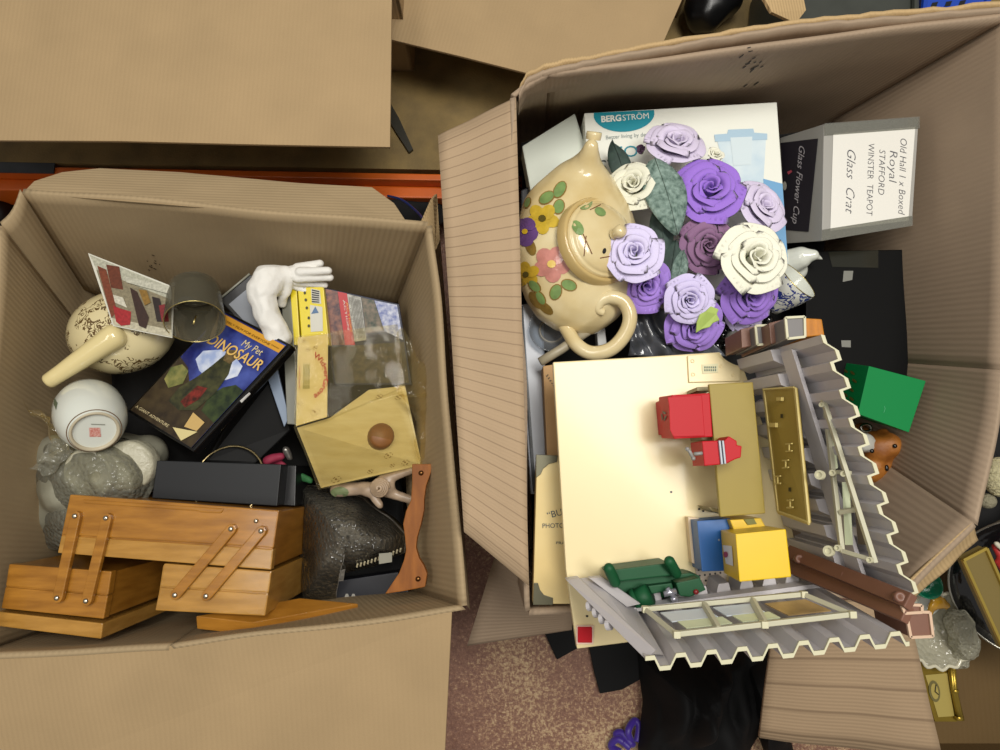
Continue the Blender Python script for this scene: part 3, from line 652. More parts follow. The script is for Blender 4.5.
for k in range(3): text('printed_text', 'GARDEN HOUSE', (303.5+k*2.4, 364), (-.02, 1), 25, [cs], GRN, cs, up=(1, 0), height=1.9, bold=.03)
text('printed_text', 'secret playset', (299.3, 366), (-.02, 1), 23, [cs], RED, cs, up=(1, 0), height=1.8)
def sprig(x, y, s, ob):
    tubep = ell(x, y, 5*s, 2.6*s, 12, -25); 
    for k in range(0, 12, 2): decal('printed_sprig', [tubep[k], tubep[(k+1) % 12], (tubep[(k+1) % 12][0]+.6, tubep[(k+1) % 12][1]+.6), (tubep[k][0]+.6, tubep[k][1]+.6)], [ob], INK, ob, .001)
    decal('printed_sprig', ell(x, y, 1.2*s, 1.0*s, 8), [ob], INK, ob, .001)
for a in ((315, 412, 1, cs), (299, 404, .7, cs), (315, 347.5, .5, cs), (308, 349.5, .5, cs), (304, 341, .4, cs), (336, 479, 1, cback), (388, 455, .9, cback), (405, 462, .8, cback), (370, 471, .6, cback), (379, 396, .7, cback), (398, 397, .7, cback), (392, 465, .5, cback)): sprig(*a)
# ---- white vase, foot upwards
t = thing('white_vase', 'white porcelain vase lying foot up with a red seal mark on its base', 'vase', P(90, 410, .37))
PORC = M('porcelain', '#d3d6cc', .12, coat=.5)
ax = V((.60, -.55, .70)).normalized(); bc = P(95, 432, .462); K = 1.08e-3
vb = lathe('body', [(26*K, 0), (27*K, -.002), (31*K, -.008), (37*K, -.025), (39.5*K, -.045), (38.5*K, -.065), (34*K, -.080), (28*K, -.090), (24*K, -.096), (22*K, -.096)], bc, ax, PORC, t, 40)
lathe('foot_ring', [(22*K, -.004), (23*K, .0008), (25.5*K, .0008), (26.2*K, -.002)], bc, ax, M('foot_unglazed', '#b9ae94', .5), t, 40)
ft = lathe('foot', [(.0001, -.003), (22.5*K, -.003)], bc, ax, PORC, t, 40)
x_, y_ = frame_of(ax)
tube('brown_line', [bc-ax*.0028+(x_*math.cos(a)+y_*math.sin(a))*27.6*K for a in [2*math.pi*k/48 for k in range(48)]], .0007, M('brown_line', '#6b5238', .4), t, 6, closed=True)
decal('seal_mark', [(89, 427.5), (100, 427.5), (101, 436.5), (89.5, 436.5)], [ft], M('seal_red', '#b9584c', .5, col2='#d8b0a4', vscale=500), t)
decal('mark_text', [(91, 423.5), (105, 424), (105, 425), (91, 424.5)], [ft], M('mark_grey', '#8a8c80', .5), t)
for k in range(7): decal('rim_pattern', ell(74+k*7.5, 375.5-4.2*math.sin(math.pi*(k+.3)/7), 2.0, 1.2, 8), [vb], M('rim_gold' if k == 0 else 'rim_green', '#b8925a' if k == 0 else '#5c6650', .4), vb)
decal('leaf_pattern', [(55, 398), (58, 403), (56.5, 410), (54, 404)], [vb], MATS['rim_green'], vb)
# ---- bubble-wrap bundles
BW = film('bubble_wrap', '#d6d6cc', .3, .25, '#b4b2a2', .14, 150, .8, True)
t = thing('bubble_wrap_parcel', 'pale parcel of bubble wrap around a round dish under the white vase', 'parcel', P(100, 490, .3))
blob('wrapped_dish', [(P(78, 485, .37), P(120, 470, .36), .048, .052), (P(60, 505, .35), P(75, 530, .33), .038, .03), (P(60, 455, .37), P(84, 470, .38), .03, .04), (P(140, 465, .355), P(146, 455, .345), .035, .03)], .004, M('wrapped_white', '#9c9a88', .35, col2='#7d7b6c', vscale=18), t, .004, 30)
def wrapfn(cx, cy, z, rx, ry, seed):
    def fn(u, v):
        a = 2*math.pi*u; r = .12+.88*v; p = P(cx+rx*r*math.cos(a), cy+ry*r*math.sin(a), z-.05*v*v); return p+noise.noise_vector(p*38+V((seed, 0, 0)))*.007
    return fn
sheet('bubble_wrap', wrapfn(96, 476, .442, 60, 48, 1), 56, 18, 0, BW, t); sheet('bubble_wrap', wrapfn(72, 520, .405, 38, 32, 5), 40, 12, 0, BW, t)
lathe('wrapped_disc', [(.034, -.02), (.0335, .001), (.031, .005), (.015, .006), (.0001, .0055)], P(128, 466, .412), (.15, -.1, 1), M('tape_cream', '#b4b09a', .35, bump=.6, bscale=120), t, 40)
lathe('wrapped_rim', [(.034, -.02), (.034, .0), (.031, .003), (.027, .0), (.022, -.004), (.0001, -.005)], P(88, 474, .425), (-.1, -.25, 1), M('tape_cream', '#b4b09a'), t, 40)
def tw(u, v):
    p = bil(Q([(26, 402, .45), (42, 406, .45), (76, 452, .43), (58, 456, .43)]), u, v); return p+wob(p, 70, .012)
sheet('tape_tail', tw, 24, 8, 0, FILM, t, smooth=False)
def tw2(u, v):
    p = bil(Q([(28, 468, .44), (56, 440, .44), (76, 452, .435), (44, 478, .435)]), u, v); return p+wob(p, 60, .008)
sheet('tape_tail', tw2, 16, 8, 0, BW, t, smooth=False)
t = thing('bubble_wrap_bundle', 'dark grey zipped pouch in clear bubble wrap beside the wooden sewing box', 'parcel', P(345, 545, .3))
pl = [(297, 484), (330, 488), (364, 497), (388, 518), (405, 536), (404, 554), (372, 568), (340, 576), (337, 598), (303, 600)]
cx, cy = 345, 540
def pouch(u, v):
    x = u*len(pl); i = int(x) % len(pl); q_ = V(pl[i]).lerp(V(pl[(i+1) % len(pl)]), x-int(x)); s = v
    px, py = cx+(q_.x-cx)*s, cy+(q_.y-cy)*s; p = P(px, py, .392-.075*s**2.5); return p+noise.noise_vector(p*22)*.008*(1-s*.5)
sheet('pouch', pouch, 60, 14, .03, M('grey_pouch', '#b2aea6', .35, col2='#8f8b84', vscale=40, bump=.6, bscale=160), t, DOWN)
sheet('bubble_wrap', lambda u, v: pouch(u, v)+V((0, 0, .004)), 60, 14, 0, film('bubble_clear', '#c4c2bc', .3, .06, '#8a8880', .12, 170, 1.0, True), t)
for k in range(13): bar('zip_tooth', P(357+k*3.6, 567-k*1.05-.02*k*k, .366), P(357.6+k*3.6, 564-k*1.05-.02*k*k, .37), .0022, .002, M('zip', '#b8ae90', .4), t)
slab('label_tag', Q([(379, 554, .384), (392, 553, .380), (392, 562, .372), (379, 564, .376)]), .001, M('tag_white', '#a8a698', .5), t)
# ---- figurine
t = thing('figurine', 'small pale glazed figurine with a coiled bun of hair, under the clear package', 'figurine', P(375, 490, .3))
FG = M('figurine_glaze', '#b29c84', .35, col2='#8e7a66', vscale=60)
blob('body', [C((337, 490, .352), (368, 488, .358), 8, 7), C((382, 480, .36), (412, 470, .36), 6, 4.5), C((386, 492, .355), (412, 500, .355), 6, 5), C((374, 498, .365), (380, 505, .365), 4.5, 4.5), C((368, 490, .36), (388, 487, .36), 8, 8)], .003, FG, t)
sp = [P(380, 488, .372)+V((math.cos(k*.5)*.0125*(1-k/70), math.sin(k*.5)*.0125*(1-k/70), .012*k/60)) for k in range(60)]
tube('hair_bun', sp, .0024, M('bun_hair', '#a58e74', .4), t, 8)
decal('green_dress', ell(340, 492, 9, 5, 12), [o for o in t.children if o.name.startswith('body')], M('figurine_green', '#6e7a55', .35), t, .001, 2)
# ---- wooden bracket
t = thing('wooden_bracket', 'wavy-edged orange wooden bracket standing against the cardboard side', 'bracket', P(410, 530, .33))
BRW = wood('bracket_wood', '#985c20', '#7c4716', (24, 5, 5), 4, .0, .55)
bp_ = [(412, 464), (432, 464), (431, 472), (426, 486), (424, 500), (424, 510), (421, 524), (417, 538), (416, 548), (419, 558), (424, 566), (427, 574), (425, 587), (405, 591), (385, 594), (393, 582), (399, 573), (404, 560), (406, 550), (405, 538), (403, 524), (406, 511), (411, 500), (412, 484)]
slab('board', Q([(x, y, .42+(.03 if x > 415 else 0)*0) for x, y in bp_]), .012, BRW, t, bevel=.0012)
for c_ in ((421, 473), (418, 579)): lathe('screw', [(.0001, .002), (.002, .0018), (.0032, .0008), (.0034, -.001)], P(*c_, .4212), (0, 0, 1), M('brass_screw', '#6b4a2a', .3, 1), t, 12)
# ---- small bits at the bottom of the left box
t = boxd('navy_book', Q([(330, 582), (398, 572), (412, 598), (338, 604)], .322), .03, M('navy_cover', '#0b0e1a', .5), None, .002); fin(t, 'dark navy book with a small pale emblem under the wrapped pouch', 'book')
for x in (347, 353.5): decal('emblem', ell(x, 596.5, 2.2, 3.2, 6), [t], M('emblem_grey', '#9a9890', .5), t)
t = slab('paper_strip', Q([(267, 377, .385), (277, 368, .385), (289, 418, .378), (284, 427, .378)]), .006, M('pale_blue_paper', '#7f8ea3', .5), None, bevel=.001); fin(t, 'pale blue strip of card between the black wallet and the package', 'card')
t = blob('pink_cloth', [C((268, 460, .36), (280, 456, .36), 6, 5), C((276, 463, .35), (284, 466, .35), 5, 4)], .003, M('pink_fabric', '#8e2440', .7), None, .003, 60); fin(t, 'scrap of dark pink cloth beside the metal hoop', 'cloth')
t = blob('silver_cap', [C((286, 450, .37), (290, 458, .365), 4.5, 3.5)], .0025, M('silver_paint', '#a09c96', .3, .8), None); fin(t, 'small silver cap beside the pink cloth', 'cap')
t = blob('green_scrap', [C((300, 476, .345), (310, 481, .34), 5, 4)], .003, M('green_fabric', '#2c6a3a', .7), None, .003, 60); fin(t, 'scrap of green cloth beside the bubble-wrapped pouch', 'cloth')
# ---- cable between the boxes
cb_ = smoothpath(Q([(388, 196, .20), (402, 200, .22), (417, 212, .26), (428, 226, .33), (435, 243, .36), (439, 262, .33), (441, 290, .28)]))
fin(tube('blue_cable', cb_, .0022, M('cable_blue', '#20346e', .4), None, 8), 'thin blue cable drooping between the two big boxes', 'cable')
t = blob('dark_bundle', [(P(395, 212, .10), P(425, 205, .10), .045, .045)], .008, BLACK, None, .01, 25); fin(t, 'dark bundle of cloth pushed into the gap between the boxes', 'cloth')
t = slab('cardboard_scrap', Q([(421, 226, .46), (433, 199, .46), (437, 194, .45), (440, 240, .44), (436, 250, .44)]), .005, CB_E, None); fin(t, 'torn upright scrap of cardboard between the two big boxes', 'cardboard')
# ================================================================== RIGHT BOX CONTENTS
WPR = M('white_carton', '#e6e7dc', .45)
# ---- food storage carton
t = thing('storage_carton', 'white carton with a teal half-oval logo and a picture of a clear tub', 'carton', P(690, 210, .35))
bc_ = boxd('carton', Q([(584, 113), (777, 102), (791, 300), (596, 300)], .432), .075, WPR, t, .0015)
TEAL = M('print_teal', '#118a9c', .4); INKD = M('print_dark', '#23333a', .4)
decal('logo_oval', ell(624, 114, 30.5, 18, 20, -3, 6, 174)+[(593.8, 113.2), (654, 110.2)], [bc_], TEAL, bc_)
text('printed_text', 'BERG', (601.3, 122.6), (1, -.075), 20, [bc_], WPR, bc_, bold=.035, lift=.0014); text('printed_text', 'STRÖM', (622.6, 121.1), (1, -.085), 26.2, [bc_], WPR, bc_, lift=.0014)
text('printed_text', 'Better living by design', (606, 139.6), (1, -.08), 48, [bc_], M('print_soft', '#8f9a98', .5), bc_)
text('printed_text', 'FO', (616, 158), (1, -.07), 22, [bc_], TEAL, bc_, height=11); text('printed_text', 'STO', (600.5, 172), (1, -.07), 30, [bc_], INKD, bc_, height=11.5)
PB = M('print_paleblue', '#bfd3df', .4, col2='#d5e2e6', vscale=30); PB2 = M('print_paleblue2', '#a9c4d6', .4)
decal('tub_picture', [(716, 137), (766, 135), (763, 186), (757, 210), (727, 210), (722, 160)], [bc_], PB, bc_)
decal('tub_lid', [(714, 135), (727, 134), (728, 130), (753, 129), (754, 133), (767, 134), (767, 140), (715, 142)], [bc_], PB2, bc_, .0011)
decal('tub_lid', [(730, 138), (752, 137), (751, 165), (733, 166)], [bc_], M('print_ice', '#cfdde2', .4), bc_, .0013)
decal('blue_panel', [(763, 179), (782, 184), (789, 285), (768, 285)], [bc_], M('print_blue', '#6fa3cc', .4), bc_, .0010)
# ---- white slip case
t = boxd('white_box', Q([(522, 146), (575, 113), (590, 160), (585, 220), (535, 215)], .41), .04, M('pale_green_card', '#d3d9cd', .5), None, .002); fin(t, 'plain pale card box under the teapot spout', 'box')
t = boxd('dark_book', Q([(521, 190), (530, 186), (546, 300), (522, 300)], .39), .04, M('dark_cover', '#1e2024', .5), None, .002); fin(t, 'dark book edge beside the teapot', 'book')
# ---- teapot
t = thing('teapot', 'cream pottery teapot with painted raised flowers and leaves, scrolled handle, tipped on its side', 'teapot', P(578, 250, .42))
TP = M('teapot_glaze', '#ddcfa6', .2, col2='#c9b27c', vscale=14, coat=.4); TPD = M('teapot_brown', '#bfa56c', .2, coat=.4)
tb_c = P(578, 250, .475); k_ = pxm(.48)
vs, fs = [], []
def addg(v, f):
    b = len(vs); vs.extend(v); fs.extend([[i+b for i in q] for q in f])
ctl = [(594, 136, .560, 7.6), (592, 146, .548, 10), (589, 158, .530, 14.5), (585, 174, .510, 24), (580, 195, .490, 40), (576, 225, .478, 61), (576, 252, .473, 68), (577, 280, .468, 59), (582, 305, .464, 34)]
for (x, y, z, r) in ctl: addg(*capsule(P(x, y, z), P(x+.1, y+.1, z), r*k_, r*k_, 20))
for a, b in zip(ctl[:-1], ctl[1:]):
    for q in (.33, .66):
        x, y, z, r = [a[i]*(1-q)+b[i]*q for i in range(4)]; addg(*capsule(P(x, y, z), P(x+.1, y+.1, z), r*k_, r*k_, 20))
v_, f_ = remesh(vs, fs, .0035, 14); zc = .475
v_ = [V((p.x, p.y, zc+(p.z-zc)*.74)) for p in v_]
tbody = mk('body', v_, f_, TP, t, True)
sp_ = Q([(593, 140, .530), (594, 134.5, .533)])
lathe('spout_lip', [(.0001, .0), (.0055, .0005), (.0065, .003), (.0092, .003), (.0098, 0), (.009, -.006)], sp_[-1], V((.1, .8, .5)), TP, t, 20)
la = V((.44, .04, .9)).normalized(); lc = hit(604, 238, [tbody], .002)
lid = lathe('lid', [(.0001, .013), (.018, .0125), (.032, .010), (.041, .006), (.0435, .0035), (.0445, .001), (.046, .0015), (.0475, .0005), (.048, -.008)], lc-la*.004, la, TP, t, 40)
lathe('lid_seat', [(.048, -.003), (.0505, .0), (.0535, -.003), (.055, -.015)], lc-la*.004, la, TPD, t, 40)
lathe('lid_knob', [(.0001, .027), (.006, .026), (.008, .022), (.0075, .017), (.005, .013), (.0065, .009)], lc+V((.006, .0, .0)), la, TP, t, 16)
hp = smoothpath(Q([(556, 312, .475), (566, 328, .478), (577, 345, .485), (592, 353, .49), (611, 349, .495), (625, 334, .50), (630, 317, .505), (624, 302, .508), (611, 297, .508), (601, 301, .506), (598, 309, .503), (604, 313, .502)]), 6)
tube('handle', hp, [(.0090 - .005*max(0, (i/len(hp)-.72)/.28)) for i in range(len(hp))], TP, t, 14)
def fl5(x, y, r, col, n=5, rot=0, sq=.85, mid='#5a5020'):
    for k in range(n):
        a = 2*math.pi*k/n+rot; cx_, cy_ = x+math.cos(a)*r*.55, y+math.sin(a)*r*.55*sq
        decal('painted_petal', ell(cx_, cy_, r*.52, r*.44*sq+.6, 12, math.degrees(a)), [tbody], M('glaze_'+col, col, .18, coat=.5, var=.25, vscale=90), tbody, .0010+.0002*k, 2)
    decal('painted_centre', ell(x, y, r*.24, r*.22, 10), [tbody], M('glaze_'+mid, mid, .2, coat=.5), tbody, .0024, 1)
fl5(543, 219, 16, '#d2b23a', 5, .3); fl5(527, 274, 13, '#cba732', 5, .8); fl5(526, 232, 12, '#6b4a86', 5, .2, 1.3, '#d6b22a'); fl5(552, 264, 17.5, '#d08c80', 5, .2, 1.0, '#e2c268')
for (x, y, a_, b_, r) in ((531, 247, 9, 5, 70), (536, 300, 10, 5, 55), (546, 308, 9, 4.5, 40)): decal('painted_leaf', ell(x, y, a_, b_, 14, r), [tbody], M('glaze_brownleaf', '#8a6f34', .2, coat=.4, var=.3, vscale=90), tbody, .0008, 2)
for (x, y, a, b, r) in ((547, 198, 9, 6, -35), (560, 190, 9.5, 6, -60), (559, 207, 8, 6, -75), (535, 286, 8, 5, 45), (556, 292, 8.5, 6.2, -70), (569, 285, 8.5, 6, 20), (541, 298, 8, 4.5, 60), (528, 203, 6, 3.5, -70)):
    decal('painted_leaf', ell(x, y, a, b, 14, r), [tbody], M('glaze_leafline', '#8a6a30', .2, coat=.5), tbody, .0009, 2)
    decal('painted_leaf', ell(x, y, a-1, b-1, 14, r), [tbody], M('glaze_leaf', '#7d9a5a', .2, coat=.5, var=.3, vscale=90), tbody, .0013, 2)
for (x, y, a, b, r) in ((578, 228, 8, 5, 60), (586, 205, 7, 4.5, -30), (600, 212, 6, 4, 30)): decal('painted_leaf', ell(x, y, a, b, 12, r), [lid], M('glaze_leaf', '#7d9a5a'), lid, .001, 1)
for (a, b) in (((583, 234), (592, 254)), ((586, 236), (584, 256)), ((590, 210), (606, 202)), ((600, 258), (612, 256))):
    tube('painted_twig', [h_ for h_ in (hit(a[0]+(b[0]-a[0])*k/5, a[1]+(b[1]-a[1])*k/5, [lid], .0005) for k in range(6)) if h_], .0006, M('glaze_twig', '#7a4a2a', .3), lid, 6)
decal('steam_hole', ell(604, 251, 1.8, 3.0, 10, 15), [lid], BLACKP, lid, .001)
# ---- roses
def petal_mesh(rb, rt, h, al, curl, thick):
    nu, nv = 10, 6; g = []
    for s in (0, 1):
        for j in range(nv+1):
            v = j/nv
            for i in range(nu+1):
                u = i/nu*2-1; w = al*(1-.30*v**4)
                rho = rb+(rt-rb)*v**1.2; z = h*math.sin(v*math.pi*.5)
                e = (1-abs(u)**3*.22*v); z *= e
                if v > .7: q = (v-.7)/.3; rho += curl*q*q; z -= curl*.55*q*q*q
                rho += .02*math.sin(u*5+v*3)*v+.055*u*(.3+.7*v)
                if s: rho = max(.01, rho-thick); z += thick*.4*v
                g.append(V((rho*math.cos(u*w), rho*math.sin(u*w), z)))
    n1 = (nu+1)*(nv+1); W1 = nu+1; f = []
    f += [[j*W1+i, j*W1+i+1, (j+1)*W1+i+1, (j+1)*W1+i] for j in range(nv) for i in range(nu)]
    f += [[n1+a for a in q][::-1] for q in f]
    ring = list(range(W1))+[j*W1+nu for j in range(1, nv+1)]+[nv*W1+i for i in range(nu-1, -1, -1)]+[j*W1 for j in range(nv-1, 0, -1)]
    f += [[ring[k], n1+ring[k], n1+ring[(k+1) % len(ring)], ring[(k+1) % len(ring)]] for k in range(len(ring))]
    return g, f
LAY = [(2, .08, .15, .70, 1.9, .01), (3, .14, .30, .71, 1.55, .03), (3, .20, .47, .67, 1.5, .06), (4, .26, .66, .58, 1.25, .11), (5, .32, .86, .42, 1.05, .15)]
PM = {}
def rose(name, label, px, py, z, rpx, col, tilt, layers=(0, 1, 2, 3, 4), grp='foam roses', seed=0, calyx=None):
    rnd = random.Random(seed+int(px)); R = rpx*pxm(z)
    t = thing(name, label, 'flower', P(px, py, z), grp)
    t.rotation_euler = (V((0, 0, 1)).rotation_difference(V((tilt[0], tilt[1], 1)).normalized()) @ Matrix.Rotation(rnd.random()*6, 3, 'Z').to_quaternion()).to_euler()
    mt = M('foam_'+col, col, .75, var=.10, vscale=30, sheen=.2)
    for li in layers:
        n, rb, rt, h, al, cu = LAY[li]
        if (li, col) not in PM:
            g, f = petal_mesh(rb, rt, h, al, cu, .014); me = bpy.data.meshes.new('petal'); me.from_pydata([tuple(p) for p in g], [], f); me.materials.append(mt)
            for ip, p in enumerate(me.polygons): p.use_smooth = True
            PM[(li, col)] = me
        off = rnd.random()*6
        for k in range(n):
            o = bpy.data.objects.new('petal', PM[(li, col)]); COL.objects.link(o); o.parent = t
            s = R*(1+rnd.uniform(-.06, .06)); o.scale = (s, s, s*(1+rnd.uniform(-.08, .08)))
            o.rotation_euler = (rnd.uniform(-.06, .06), rnd.uniform(-.06, .06), off+2*math.pi*k/n+rnd.uniform(-.1, .1))
    g = [V((R*.34*math.cos(a), R*.34*math.sin(a), R*.02)) for a in [2*math.pi*k/10 for k in range(10)]]+[V((R*.08*math.cos(a), R*.08*math.sin(a), -R*.35)) for a in [2*math.pi*k/10 for k in range(10)]]
    me = bpy.data.meshes.new('calyx'); me.from_pydata([tuple(p) for p in g], [], [list(range(10)), list(range(19, 9, -1))]+[[k, 10+k, 10+(k+1) % 10, (k+1) % 10] for k in range(10)]); me.materials.append(M('calyx_green', calyx or '#7f9a4a', .6))
    o = bpy.data.objects.new('calyx', me); COL.objects.link(o); o.parent = t
    return t
LIL = '#bfa8d8'; PAL = '#cbbade'; PUR = '#9a70d6'; CRE = '#e6e5d0'; MAU = '#8a6488'; CR2 = '#efeedb'; PLU = '#4a2848'
rose('foam_rose', 'pale lilac foam rose nearest the carton logo', 672, 152, .475, 32, '#d8cde6', (.05, .45), seed=1)
rose('foam_rose', 'tiny dark plum foam rose tucked beside the pale lilac rose near the logo', 641, 152, .468, 9, PLU, (-.3, .1), (0, 1, 2), seed=2)
rose('foam_rose', 'small cream rosebud half hidden behind the big purple rose', 713, 158, .468, 12, CR2, (.2, .4), (0, 1, 2, 3), seed=3)
rose('foam_rose', 'ivory foam rose beside the speckled grey-green leaf', 634, 190, .487, 28, CRE, (-.35, .1), seed=4)
rose('foam_rose', 'largest vivid purple foam rose, in the middle of the bunch', 707, 196, .487, 36, PUR, (-.15, .1), seed=5)
rose('foam_rose', 'pale lilac foam rose against the blue panel of the carton', 755, 212, .475, 30, '#d9cee8', (.35, .2), seed=6)
rose('foam_rose', 'pale lilac foam rose with white petal backs resting on the teapot lid', 633, 256, .53, 31, '#d8cff0', (-.15, .0), seed=7)
rose('foam_rose', 'dusty mauve foam rose in the middle of the bunch', 704, 246, .478, 29, MAU, (0, -.25), seed=8)
rose('foam_rose', 'biggest creamy white foam rose beside the floral porcelain cups', 749, 262, .50, 37, CR2, (.05, 0), seed=9)
rose('foam_rose', 'small pale lilac foam rose above the green-bud purple rose', 687, 299, .495, 25, '#d4caf0', (-.05, -.35), seed=10)
rose('foam_rose', 'purple foam rose under the lilac rose on the teapot handle', 643, 283, .482, 29, '#a985e0', (.0, -.5), seed=11)
rose('foam_rose', 'purple foam rose lying face down with a bright green calyx', 690, 322, .462, 30, '#a985e0', (.1, -.6), seed=12)
rose('foam_rose', 'purple foam rose under the biggest creamy rose', 745, 292, .468, 32, '#9a74d2', (.1, -.5), seed=13)
rose('foam_rose', 'pale lilac foam rose hanging below the purple rose by the porcelain cup', 745, 306, .448, 24, '#cfc2ea', (.1, -.7), seed=14)
# green sepal on the face-down rose
t = slab('rose_calyx', Q([(696, 333, .497), (697, 322, .503), (700, 314, .507), (706, 311, .508), (711, 306, .507), (719, 309, .504), (717, 314, .503), (720, 320, .50), (713, 323, .50), (710, 327, .499), (702, 329, .498)]), .004, M('bright_calyx', '#a9c063', .6), None, DOWN, bevel=.0012); fin(t, 'bright green bud resting on the face-down purple rose', 'bud')
# ---- leaves
LF = M('leaf_greygreen', '#8da399', .7, col2='#465e55', vscale=150, bump=.6, bscale=200); LFD = M('leaf_dark', '#41544c', .7, col2='#2d3c38', vscale=60, bump=.4, bscale=120)
def leaf(label, tip, base, wpx, zt, zb, mat, bend=0):
    a, b = P(*base, zb), P(*tip, zt); d = b-a; s = V((-d.y, d.x, 0)).normalized()*wpx*pxm(zt)
    def fn(u, v):
        w = math.sin(math.pi*min(1, v*.94+.05))**.75*(1-.25*v); return a+d*v+s*(u-.5)*2*w*.5*1.1+V((0, 0, .006*math.sin(math.pi*v)-abs(u-.5)*.012))
    t = thing('fabric_leaf', label, 'leaf', a, 'fabric leaves among the roses'); 
    sheet('blade', fn, 8, 14, .0008, mat, t, DOWN)
    tube('midrib', [a+d*k/6+V((0, 0, .006*math.sin(math.pi*k/6)+.001)) for k in range(7)], .0007, mat, t, 6)
leaf('dark grey-green fabric leaf covering the carton lettering', (612, 140), (626, 182), 24, .470, .478, LFD)
leaf('speckled pale grey-green fabric leaf between the ivory and purple roses', (678, 234), (655, 158), 46, .512, .508, LF)
leaf('dark blue-green fabric leaf below the speckled leaf', (664, 262), (660, 205), 26, .49, .488, LFD)
leaf('dark curled fabric leaf beside the mauve rose', (666, 292), (676, 240), 30, .492, .49, LFD)
leaf('grey-green fabric leaf with a pale edge beside the mauve rose', (674, 290), (684, 250), 18, .499, .495, LF)
leaf('slim grey fabric leaf under the biggest creamy rose', (722, 330), (713, 296), 14, .46, .465, LFD)
# ---- taped carton with handwritten label
t = thing('taped_carton', 'small taped grey carton with a handwritten white label', 'carton', P(860, 180, .36))
GC = M('grey_carton', '#9c9a94', .4)
tp = Q([(824, 124), (919, 117), (912, 226), (822, 241)], .455)
sh_ = P(780, 138, .365)-tp[0]; lo_ = [p+sh_ for p in tp]
cc = mk('carton', tp+lo_, [[0, 1, 2, 3], [7, 6, 5, 4], [0, 4, 5, 1], [1, 5, 6, 2], [2, 6, 7, 3], [3, 7, 4, 0]], GC, t, bevel=.001)
decal('paper_label', [(833, 134), (915, 127), (908, 221), (830, 231)], [cc], M('label_paper', '#dedcd4', .5), cc)
PEN = M('pen_ink', '#5a5a60', .6)
for (s, o_, ln, h_, sh) in (('Old Hall 1 x Boxed', (900, 139), 76, 6.5, .25), ('Royal', (889.5, 151), 32, 7.5, .2), ('STAFFORD', (879, 150), 45, 6.0, .2), ('WINSTER  TEAPOT', (868, 144), 72, 6.0, .1), ('Glass  Crat', (847, 150), 64, 8.5, .45)):
    text('handwriting', s, o_, (-.03, 1), ln, [cc], PEN, cc, up=(1, .03), height=h_, shear=sh, lift=.0013, bold=-.014)
decal('dark_label', [(781, 143), (818.5, 138.5), (809, 232), (786, 230)], [cc], M('label_dark', '#211c26', .4), cc)
text('handwriting', 'Glass Flower Cup', (800, 146), (-.09, 1), 78, [cc], M('script_white', '#b9b4b8', .5), cc, up=(1, .09), height=6, shear=.4, lift=.0013)
decal('red_mark', [(788, 172), (792, 170), (793, 172), (789, 175)], [cc], M('mark_red', '#b84a58', .5), cc, .0013); decal('white_mark', ell(785.5, 186, 2, 4.5, 10), [cc], M('mark_white', '#b8b4a8', .5), cc, .0013)
TAPE = film('clear_tape', '#d8d8d4', .3, .12, '#c8c8c0', .12)
slab('tape', [p+V((0, 0, .0016)) for p in Q([(824, 124), (919, 117), (919, 129), (824, 136)], .455)], .0004, TAPE, t); slab('tape', [p+V((0, 0, .0016)) for p in Q([(822, 230), (912, 216), (912, 226), (822, 241)], .455)], .0004, TAPE, t)
# ---- black flat box
t = thing('black_flat_box', 'flat glossy black box with two small clear stickers against the cardboard side', 'box', P(870, 315, .34))
bb = boxd('box', Q([(806, 251), (917, 249), (920, 378), (806, 378)], .405), .05, M('black_satin', '#070707', .6, spec=.12), t, .002)
for pl in ([(843.5, 271), (853, 271), (852, 280), (842.5, 282)], [(841, 340.5), (850.5, 340.5), (850.5, 347.5), (841.5, 347)]): decal('sticker', pl, [bb], M('sticker_grey', '#77776f', .4), bb)
decal('tape_strip', [(828, 252), (878, 250.5), (878, 268), (832, 267)], [bb], M('tape_sheen', '#26261f', .15), bb)
# ---- porcelain cups
PCF = pattern_mat('porcelain_blue_sprig', '#c9cac0', '#2c3a78', 75, .40)
t = thing('porcelain_cup', 'white porcelain cup painted with blue flowers beside the creamy rose', 'cup', P(792, 295, .37))
ax = V((.55, .50, .67)).normalized(); c0 = P(798, 280, .462)
lathe('bowl', [(.029, 0), (.0298, -.001), (.0265, -.02), (.0195, -.042), (.018, -.048), (.0001, -.048)], c0, ax, PCF, t, 36); lathe('inside', [(.029, 0), (.0255, -.02), (.015, -.040), (.0001, -.041)], c0, ax, PORC, t, 36)
x_, y_ = frame_of(ax); tube('gold_rim', [c0+(x_*math.cos(a)+y_*math.sin(a))*.0294 for a in [2*math.pi*k/40 for k in range(40)]], .0006, MATS['gilt'], t, 6, closed=True)
t = thing('porcelain_jug', 'plain white porcelain jug lip beside the taped carton', 'jug', P(800, 258, .37))
vs, fs = [], []
v_, f_ = [], []
c1 = P(800, 258, .425)
blob('bowl', [C((790, 262, .415), (800, 258, .425), 14, 12), C((803, 256, .43), (813, 255, .435), 9, 6), C((813, 255, .435), (822, 259, .432), 5, 1.5), C((795, 270, .40), (790, 280, .39), 13, 10)], .0022, PORC, t)
